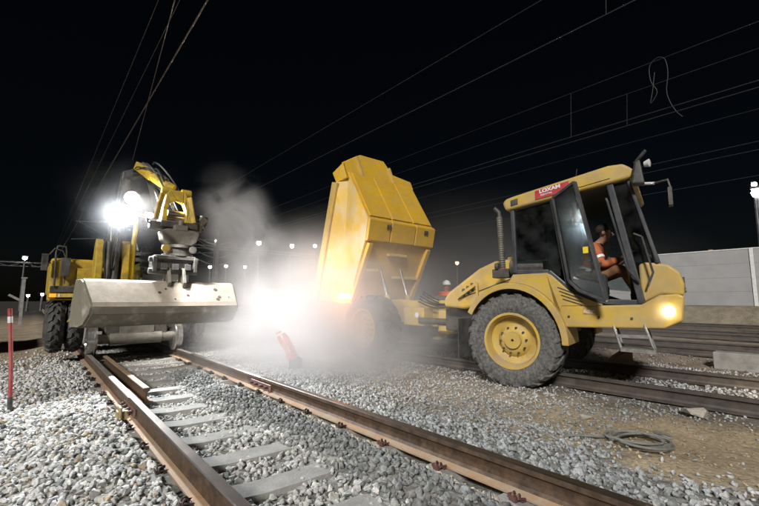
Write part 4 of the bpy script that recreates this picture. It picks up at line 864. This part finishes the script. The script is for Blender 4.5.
    m = MB(); m.tube([H + F * .086 + Vector((0, 0, .035)), H + F * .108, H + F * .085 - Vector((0, 0, .012))], [.008, .016, .01], 8); m.build('nose', skin, body, smooth=True)
    m = MB(); m.box(H + F * .083 - Vector((0, 0, .045)), (.045 if abs(F.y) > .7 else .012, .012 if abs(F.y) > .7 else .045, .008)); m.build('mouth', hair_m, body)
    if helmet:
        m = MB(); m.lathe(H + Vector((0, 0, .065)), Vector((0, 0, 1)) - F * .1, [(0, .118), (.02, .114), (.06, .105), (.10, .08), (.125, .04), (.13, .005)], 22); m.lathe(H + Vector((0, 0, .06)) + F * .03, Vector((0, 0, 1)), [(0, .125), (.012, .125)], 22); m.build('helmet', helmet, p, smooth=True)
    else:
        m = MB(); m.lathe(H + Vector((0, 0, .035)) - F * .012, Vector((0, 0, 1)) - F * .25, [(0, .088), (.04, .098), (.08, .085), (.105, .05), (.115, .005)], 18); m.build('hair', hair_m, p, smooth=True)
    return p
# worker standing beyond the truck
bx, by, g0 = 7.05, 7.25, -.24
J = dict(pelvis=(bx, by, g0 + .95), chest=(bx, by, g0 + 1.32), neck=(bx, by, g0 + 1.50), head=(bx, by - .02, g0 + 1.60),
         shl=(bx + .12, by - .15, g0 + 1.42), shr=(bx - .14, by + .13, g0 + 1.42), ell=(bx + .16, by - .24, g0 + 1.14), elr=(bx - .22, by + .14, g0 + 1.14), wrl=(bx + .06, by - .32, g0 + .93), wrr=(bx - .24, by - .02, g0 + .94),
         hipl=(bx + .06, by - .08, g0 + .90), hipr=(bx - .06, by + .08, g0 + .90), knl=(bx + .05, by - .12, g0 + .50), knr=(bx - .08, by + .10, g0 + .50), anl=(bx + .06, by - .10, g0 + .09), anr=(bx - .06, by + .13, g0 + .09))
person((bx, by, g0), 'worker in orange clothing and white helmet standing behind the dump truck', J, (-.75, -.65, 0), orange_hv, orange_hv, white_p)
# driver seated in the cab, facing -Y
XF = steer
dx, dy = 4.0, 2.12
J = dict(pelvis=(dx, dy + .02, 1.29), chest=(dx, dy - .10, 1.60), neck=(dx, dy - .16, 1.76), head=(dx, dy - .23, 1.85),
         shl=(dx + .19, dy - .11, 1.68), shr=(dx - .19, dy - .11, 1.68), ell=(dx + .26, dy - .24, 1.44), elr=(dx - .26, dy - .22, 1.43), wrl=(dx + .15, dy - .42, 1.50), wrr=(dx - .16, dy - .42, 1.52),
         hipl=(dx + .10, dy - .02, 1.28), hipr=(dx - .10, dy - .02, 1.28), knl=(dx + .15, dy - .42, 1.38), knr=(dx - .17, dy - .42, 1.40), anl=(dx + .14, dy - .60, 1.06), anr=(dx - .16, dy - .60, 1.06))
person(xf((dx, dy, 1.22)), 'driver in orange-brown work clothes seated at the wheel of the truck cab', J, (0, -1, -.12), mat('rust_orange_work_jacket', (.46, .13, .045), .85, c2=(.36, .10, .04), scale=14), brown_cloth)
# hi-vis vest hanging behind the windscreen
m = MB(); m.prism([(4.22, 1.60, 1.94), (4.34, 1.60, 1.98), (4.42, 1.60, 1.90), (4.50, 1.60, 1.98), (4.62, 1.60, 1.94), (4.62, 1.55, 1.75), (4.66, 1.50, 1.52), (4.18, 1.50, 1.52), (4.24, 1.55, 1.75)], (0, .05, 0)); v = m.build('hi_vis_vest', lime_hv, None, bevel=.015); tag(v, 'lime yellow safety vest hanging behind the truck windscreen', 'safety vest')
m = MB(); m.tube([(4.42, 1.62, 1.94), (4.42, 1.62, 2.04), (4.42, 1.64, 2.38)], .006, 6); m.build('hanger', black, v); XF = None

# ------------------------------------------------------------------ small things on the ground
# coil of cable
cc = Vector((2.43, 1.27, 0)); pts = []
for i in range(150):
    t = i / 149; a = t * 2 * math.pi * 4.2; rr = .20 + .035 * math.sin(a * .37 + 1) + .02 * math.sin(a * 1.7)
    x = cc.x + rr * 1.05 * math.cos(a) + .03 * math.sin(a * .25); y = cc.y + rr * math.sin(a) + .04 * math.cos(a * .23)
    pts.append((x, y, float(height(x, y)) + .035 + .028 * t + .012 * math.sin(a * .6)))
e = Vector(pts[-1]); tail = [(-.12, .02), (-.24, .16), (-.30, .26), (-.36, .30)]
for u, v2 in tail: pts.append((e.x + u, e.y + v2, float(height(e.x + u, e.y + v2)) + .03))
s0 = Vector(pts[0]); head = [(.20, .06), (.12, -.06), (.05, -.10)]
pts = [(s0.x + u, s0.y + v2 - .1, float(height(s0.x + u, s0.y + v2 - .1)) + .035) for u, v2 in head] + pts
m = MB(); m.tube(pts, .011, 7); tag(m.build('cable_coil', cable_m, None, smooth=True), 'loose coil of grey cable lying on the sandy ground', 'cable')
# red stake
sx, sy = -1.72, 6.2; sz = float(height(sx, sy))
m = MB(); m.tube([(sx, sy, sz - .05), (sx - .03, sy, sz + .5), (sx - .09, sy, sz + 1.14)], .020, 8); st = m.build('marker_stake', red_p, None, smooth=True); tag(st, 'thin red stake standing in the pale ballast at left', 'stake')
m = MB(); m.tube([(sx - .075, sy, sz + .98), (sx - .081, sy, sz + 1.05)], .023, 8); m.build('pale_band', white_p, st)
m = MB(); m.tube([(sx + .0, sy, sz - .04), (sx - .012, sy, sz + .16)], .023, 8); m.build('dark_foot', black, st)
# unidentified reddish shape in the dust, built as a leaning post on a foot
c0 = Vector((1.95, 6.45, 0)); z0 = float(height(c0.x, c0.y)); c0.z = z0
rp = empty('leaning_shape', c0, 'unidentified faded red shape built as a leaning post with a grey foot, in the dust beside the rail', 'unidentified object')
m = MB(); m.prism([c0 + Vector((-.11, 0, .02)), c0 + Vector((.10, -.08, .02)), c0 + Vector((.11, -.08, .16)), c0 + Vector((.04, -.02, .22)), c0 + Vector((-.10, 0, .20))], (.10, .16, 0)); m.build('rubber_foot', rubber_dark, rp, bevel=.03, seg=3)
lean = [c0 + Vector((.0, .06, .17)), c0 + Vector((-.05, .08, .34)), c0 + Vector((-.13, .14, .50)), c0 + Vector((-.18, .18, .60))]
m = MB(); m.tube(lean, [.095, .085, .095, .075], 12); m.build('post_sleeve', faded_red, rp, smooth=True)
m = MB(); m.tube([p_ + Vector((-.05, -.06, .02)) for p_ in lean], .010, 8); m.build('pale_stripe', white_p, rp, smooth=True)
m = MB(); m.lathe(lean[-1] + Vector((-.03, .03, .02)), (-.4, .3, .9), [(0, .06), (.02, .055), (.035, .03), (.04, .01)], 12); m.build('knob', faded_red, rp, smooth=True)
# concrete beam by the third track
m = MB(); m.bb(8.02, 8.34, -1.6, 1.73, -.26, .05); tag(m.build('concrete_beam', concrete, None, bevel=.015), 'pale concrete beam lying between the tracks at right', 'concrete beam')
# rusty debris under the truck nose
m = MB(); m.prism([(6.6, 3.0, -.2), (6.95, 2.70, -.2), (6.93, 2.70, .10), (6.80, 2.80, .04), (6.66, 2.9, -.06)], (.12, .12, .02)); tag(m.build('rusty_block', rail_foot, None, bevel=.02), 'rusty brown block on the ground behind the truck steps', 'metal block')
for (x, y, s, lab) in ((3.62, 1.15, .13, 'round grey boulder against the near rail of the second track'), (2.93, 1.93, .07, 'pale lone stone on bare dirt near the truck wheel')):
    o = bpy.data.objects.new('boulder', stone_me[3]); col.objects.link(o); o.location = (x, y, float(height(x, y)) + s * .5); o.scale = (s * 2.1, s * 1.6, s * 1.5); o.rotation_euler = (.1, .2, x * 3); o.color = (.36, .33, .28, 1); tag(o, lab, 'stone')

# ------------------------------------------------------------------ noise barrier and yard
nb = empty('noise_barrier', (25, 0, .7), 'long pale noise barrier wall beyond the tracks at right', 'wall')
for k in range(-6, 2):
    y0 = 2.9 + 4 * k
    for j in range(4):
        m = MB(); m.bb(24.95, 25.05, y0 + .08, y0 + 3.92, .72 + j * .70, 1.417 + j * .70); m.build('barrier_panel', barrier_m, nb, bevel=.01)
    m = MB(); m.bb(24.90, 25.10, y0 - .075, y0 + .075, .55, 3.56); m.build('barrier_post', white_p if k == 0 else barrier_m, nb, bevel=.01)
m = MB(); m.bb(24.93, 25.07, -21, 10.9, 3.525, 3.57); m.build('cap_rail', white_p, nb)

def lamp_post(x, y, z, label, lens=lens_far, r=.25, base=-.25, group='yard lamps'):
    o = empty('yard_lamp', (x, y, base), label, 'lamp', group)
    m = MB(); m.tube([(x, y, base), (x, y, z - .1)], [.14, .08], 8); m.build('pole', dark_m, o, smooth=True)
    m = MB(); m.box((x, y, z + r * .9), (r * 2.6, r * 1.6, r * .5)); m.build('lamp_head', dark_m, o)
    m = MB(); m.lathe((x, y - .02, z), (0, 0, 1), [(-r, r * .2), (-r * .7, r * .75), (0, r), (r * .6, r * .8)], 12); m.build('lamp_lens', lens, o, smooth=True)
    return o
lamp_post(24.79, 60, 9.97, 'white floodlight above the gantry, nearest the excavator arm side', r=.36)
lamp_post(30.6, 60, 10.0, 'white floodlight above the gantry, middle one of the upper three', r=.34)
lamp_post(35.06, 60, 10.4, 'white floodlight above the gantry, rightmost of the upper three next to the tipped skip', r=.30)
lamp_post(17.48, 60, 5.77, 'white low yard lamp just right of the excavator coupler, leftmost of three', r=.22)
lamp_post(19.78, 60, 6.04, 'white low yard lamp behind the bucket, middle of three', r=.22)
lamp_post(22.68, 60, 6.05, 'white low yard lamp behind the bucket, rightmost of three', r=.22)
lamp_post(16.6, 55, 9.0, 'white lamp on the lattice mast beside the excavator', r=.22)
lamp_post(30.9, 3.0, 7.42, 'bright lamp at the right edge above the noise barrier, lower of two', r=.30, base=.6)
lamp_post(30.9, 3.1, 7.95, 'small lamp at the right edge above the noise barrier, upper of two', r=.14, base=.6)
lamp_post(60, 10.28, 6.77, 'orange street lamp just above the noise barrier', lens_sod, .26, .6, 'street lamps')
lamp_post(74.32, 60, 9.77, 'orange street lamp in the haze above the worker', lens_sod, .42, .6, 'street lamps')
lamp_post(-2.69, 60, 5.71, 'white lamp hanging on the far left gantry', r=.22)
def gantry(x0, x1, y, z, label):
    o = empty('catenary_gantry', ((x0 + x1) / 2, y, -.25), label, 'gantry')
    m = MB(); m.bb(x0, x1, y - .1, y + .1, z - .15, z); m.bb(x0, x1, y - .1, y + .1, z - .55, z - .45)
    n_ = int((x1 - x0) / 1.2)
    for k in range(n_): xa = x0 + (x1 - x0) * k / n_; xb = x0 + (x1 - x0) * (k + 1) / n_; m.beam((xa, y, z - .1 if k % 2 else z - .5), (xb, y, z - .5 if k % 2 else z - .1), .06, .06)
    m.build('truss', dark_m, o)
    for x in (x0, x1):
        m = MB(); m.bb(x - .18, x + .18, y - .18, y + .18, -.25, z + .2); m.build('column', dark_m, o)
gantry(14.6, 41, 60.4, 9.0, 'far steel gantry carrying floodlights behind the dust'); gantry(-14, -.3, 60.4, 5.3, 'far dark gantry left of the excavator')
# lattice mast with insulator arms
mo = empty('catenary_mast', (16.6, 55.3, -.25), 'lattice mast with insulator arms right of the excavator', 'mast')
m = MB()
for sx_ in (-.25, .25): m.beam((16.6 + sx_, 55.3, -.25), (16.6 + sx_ * .5, 55.3, 9.2), .09, .09)
for k in range(12): m.beam((16.6 - .22, 55.3, k * .75), (16.6 + .22, 55.3, k * .75 + .7), .05, .05)
m.build('lattice', dark_m, mo)
for k, zz in enumerate((5.6, 6.6, 7.6, 8.4)):
    for s in (-1, 1): m = MB(); m.tube([(16.6, 55.3, zz), (16.6 + s * 1.1, 55.3, zz + .28), (16.6 + s * 2.2, 55.3, zz + .75)], [.06, .09, .05], 6); m.build('insulator_arm', lightgrey, mo)
for (mx, my, lab) in ((2.6, 38, 'dark overhead line mast behind the excavator'), (7.4, 58, 'dark overhead line mast far behind the dust cloud'), (12.4, 42, 'dark overhead line mast hidden behind the tipped skip')):
    o = empty('line_mast', (mx, my, -.25), lab, 'mast'); m = MB(); m.bb(mx - .12, mx + .12, my - .12, my + .12, -.25, 8.2); m.build('column', dark_m, o)
    m = MB(); m.tube([(mx, my, 7.2), (mx - 2.2, my, 7.0)], .05, 6).tube([(mx, my, 5.9), (mx - 2.4, my, 5.6)], .04, 6).tube([(mx, my, 5.9), (mx - 2.0, my, 7.0)], .03, 6); m.build('cantilever', dark_m, o)
# overhead wires
def wire(a, b, r, label, sag=.0):
    a = Vector(a); b = Vector(b); pts = [a.lerp(b, t / 16) - Vector((0, 0, sag * 4 * (t / 16) * (1 - t / 16))) for t in range(17)]
    m = MB(); m.tube(pts, r, 6); tag(m.build('overhead_wire', wire_m if a.x < 2 else wire_d, None, smooth=True), label, 'wire', 'overhead wires')
wire((.05, -6, 5.5), (-.05, 60, 5.5), .013, 'bright overhead wire above the excavator, rightmost of the left bundle')
wire((-.75, 2, 5.52), (.45, 14.5, 5.45), .008, 'overhead wire above the excavator crossing steeply, second of the left bundle')
wire((-.18, -2, 7.0), (-.1, 60, 7.0), .006, 'faint overhead wire above the excavator, leftmost of the left bundle')
wire((.17, -2, 7.0), (.1, 60, 7.0), .006, 'faint overhead wire between the two bright ones at upper left')
W_ = [((4.70, 6.2), 'uppermost diagonal overhead wire above the tipped skip'), ((4.92, 5.5), 'second diagonal overhead wire, ending at the top edge right of centre'), ((10.21, 7.2), 'overhead wire at upper right carrying the looped loose end'), ((11.53, 7.2), 'overhead wire just under the looped one at upper right'), ((9.36, 5.5), 'upper of two close overhead wires at right'), ((9.73, 5.5), 'lower of two close overhead wires at right'), ((15.5, 7.08), 'faint single overhead wire above the cab roof'), ((13.7, 5.5), 'upper of two faint wires at cab roof level'), ((14.58, 5.5), 'lower of two faint wires at cab roof level'), ((18., 5.5), 'lowest overhead wire at the right, at mirror level')]
for (x, z), lab in W_: wire((x, -8, z), (x, 60, z), .009 if z < 6 else .007, lab)
for (x0, z0, x1, z1, y, y2, lab) in ((10.21, 7.2, 9.36, 5.5, 4.9, 4.61, 'thin vertical dropper wire left of the other at upper right'), (11.53, 7.2, 9.73, 5.5, 3.81, 3.34, 'thin vertical dropper wire right of the other at upper right'), (4.70, 6.2, 4.92, 5.5, 1.98, 2.10, 'short dropper wire at the top edge above the cab')):
    wire((x0, y, z0), (x1, y2, z1), .007, lab)
# loose loop of cable hanging from the wire
lp = [(-.12, -.2), (-.20, -.7), (-.26, -1.0), (-.10, -.75), (-.22, -.4), (-.22, .0), (-.05, .16), (.12, .05), (.16, -.35), (.10, -.8), (.16, -1.15), (.28, -1.45), (.40, -1.62)]
base_ = Vector((10.2, 2.64, 7.1)); pts = []
for i in range(len(lp) - 1):
    for k in range(4):
        t = k / 4; p0 = lp[max(i - 1, 0)]; p1 = lp[i]; p2 = lp[i + 1]; p3 = lp[min(i + 2, len(lp) - 1)]
        cr = lambda a, b, c, d: .5 * (2 * b + (c - a) * t + (2 * a - 5 * b + 4 * c - d) * t * t + (3 * b - a - 3 * c + d) * t ** 3)
        u = cr(p0[0], p1[0], p2[0], p3[0]); v2 = cr(p0[1], p1[1], p2[1], p3[1]); pts.append(base_ + Vector((.0, -u, v2)))
m = MB(); m.tube(pts, .009, 6); tag(m.build('hanging_cable', wire_d, None, smooth=True), 'loose looped cable end hanging from the wire at upper right', 'cable')
# far left: sign post, white van, red container, dark shed
post_m = mat('grimy_pale_paint', (.32, .31, .30), .7, c2=(.22, .21, .2), scale=5)
o = empty('signal_post', (-2.0, 25, -.25), 'grimy pale post with a slanted arm at far left', 'post'); m = MB(); m.bb(-2.07, -1.95, 24.95, 25.05, -.25, 2.0); m.build('post', post_m, o)
m = MB(); m.bb(-2.12, -1.90, 24.93, 25.07, 2.0, 2.06); m.build('post_cap', post_m, o)
m = MB(); m.beam((-2.5, 25.2, 1.25), (-2.1, 25.2, 1.0), .12, .10); m.build('arm', post_m, o)
for x, z, lab in ((-2.1, 1.5, 'tiny white light low at far left, leftmost of three'), (-.9, 1.65, 'tiny white light low at far left, middle of three'), (-.2, 1.5, 'tiny white light low at far left, nearest the excavator')):
    lamp_post(x, 60, z, lab, r=.16, group='low yard lights')
o = empty('container', (-3.55, 12.5, -.25), 'red container at the left edge beyond the stake', 'container'); m = MB(); m.bb(-5.0, -2.55, 12.6, 15.5, -.2, .75); m.build('box', red_p, o, bevel=.03)
for k in range(6): m = MB(); m.bb(-4.9 + k * .40, -4.75 + k * .40, 12.56, 12.61, -.15, .70); m.build('corrugation', red_p, o)
m = MB(); m.bb(-5.03, -2.52, 12.56, 15.53, .75, .80); m.build('lid', dark_m, o, bevel=.01)

# ------------------------------------------------------------------ dust
def dust(name, c, rad, dens, noise_s, lo, hi, label, colr=(.93, .93, .94), aniso=.25, rot=0., seed=0., power=1.):
    bm = bmesh.new(); bmesh.ops.create_icosphere(bm, subdivisions=3, radius=1); me = bpy.data.meshes.new(name); bm.to_mesh(me); bm.free()
    o = bpy.data.objects.new(name, me); col.objects.link(o); o.location = c; o.scale = rad; o.rotation_euler = (0, rot, 0)
    m = bpy.data.materials.new(name); m.use_nodes = True; nt = m.node_tree; N = nt.nodes; L = nt.links; N.clear()
    out = N.new('ShaderNodeOutputMaterial'); v = N.new('ShaderNodeVolumePrincipled'); v.inputs['Color'].default_value = (*colr, 1); v.inputs['Anisotropy'].default_value = aniso
    tc = N.new('ShaderNodeTexCoord'); ln = N.new('ShaderNodeVectorMath'); ln.operation = 'LENGTH'; L.new(tc.outputs['Object'], ln.inputs[0])
    f = N.new('ShaderNodeMapRange'); f.interpolation_type = 'SMOOTHERSTEP'; f.inputs[1].default_value = .97; f.inputs[2].default_value = .05; L.new(ln.outputs['Value'], f.inputs[0])
    pw = N.new('ShaderNodeMath'); pw.operation = 'POWER'; pw.inputs[1].default_value = power; L.new(f.outputs[0], pw.inputs[0])
    g = N.new('ShaderNodeNewGeometry'); mp = N.new('ShaderNodeMapping'); mp.inputs['Location'].default_value = (seed, seed * .7, 0); L.new(g.outputs['Position'], mp.inputs[0])
    n = N.new('ShaderNodeTexNoise'); n.inputs['Scale'].default_value = noise_s; n.inputs['Detail'].default_value = 3; n.inputs['Roughness'].default_value = .55; n.inputs['Distortion'].default_value = .5; L.new(mp.outputs[0], n.inputs['Vector'])
    r = N.new('ShaderNodeMapRange'); r.inputs[1].default_value = lo; r.inputs[2].default_value = hi; L.new(n.outputs[0], r.inputs[0])
    a = N.new('ShaderNodeMath'); a.operation = 'MULTIPLY'; L.new(pw.outputs[0], a.inputs[0]); L.new(r.outputs[0], a.inputs[1])
    d = N.new('ShaderNodeMath'); d.operation = 'MULTIPLY'; d.inputs[1].default_value = dens; L.new(a.outputs[0], d.inputs[0]); L.new(d.outputs[0], v.inputs['Density']); L.new(v.outputs[0], out.inputs['Volume'])
    me.materials.append(m); tag(o, label, 'dust', kind='stuff'); return o
dust('dust_cloud', (3.2, 7.9, .2), (3.1, 4.9, 3.2), 1.0, .8, .34, .60, 'white cloud of dust boiling up between the excavator and the tipped skip', aniso=0.)
dust('dust_drift', (2.35, 6.5, .0), (2.6, 3.5, 2.2), 1.0, 1.0, .28, .60, 'low drift of dust rolling over the rear wheel of the truck', aniso=0., seed=5.)
dust('dust_plume', (2.35, 10.2, 2.9), (1.3, 1.5, 2.0), 1.7, 1.1, .42, .7, 'pale wisp of dust rising above the main cloud', seed=3., rot=R(-25), aniso=0.)
dust('lamp_halo', (-.46, 8.2, 2.7), (1.7, 1.6, 1.6), .036, .5, .1, .5, 'added faint halo of lamp glare round the work lamps of the excavator', seed=2., power=3.)  # volume added as a halo, standing for the glare of the lamps
dust('dust_veil', (8.4, 7.4, .4), (9.6, 7.8, 4.2), .10, .3, .15, .6, 'thin veil of dust around the truck', seed=9.)
print('objects', len(bpy.data.objects))
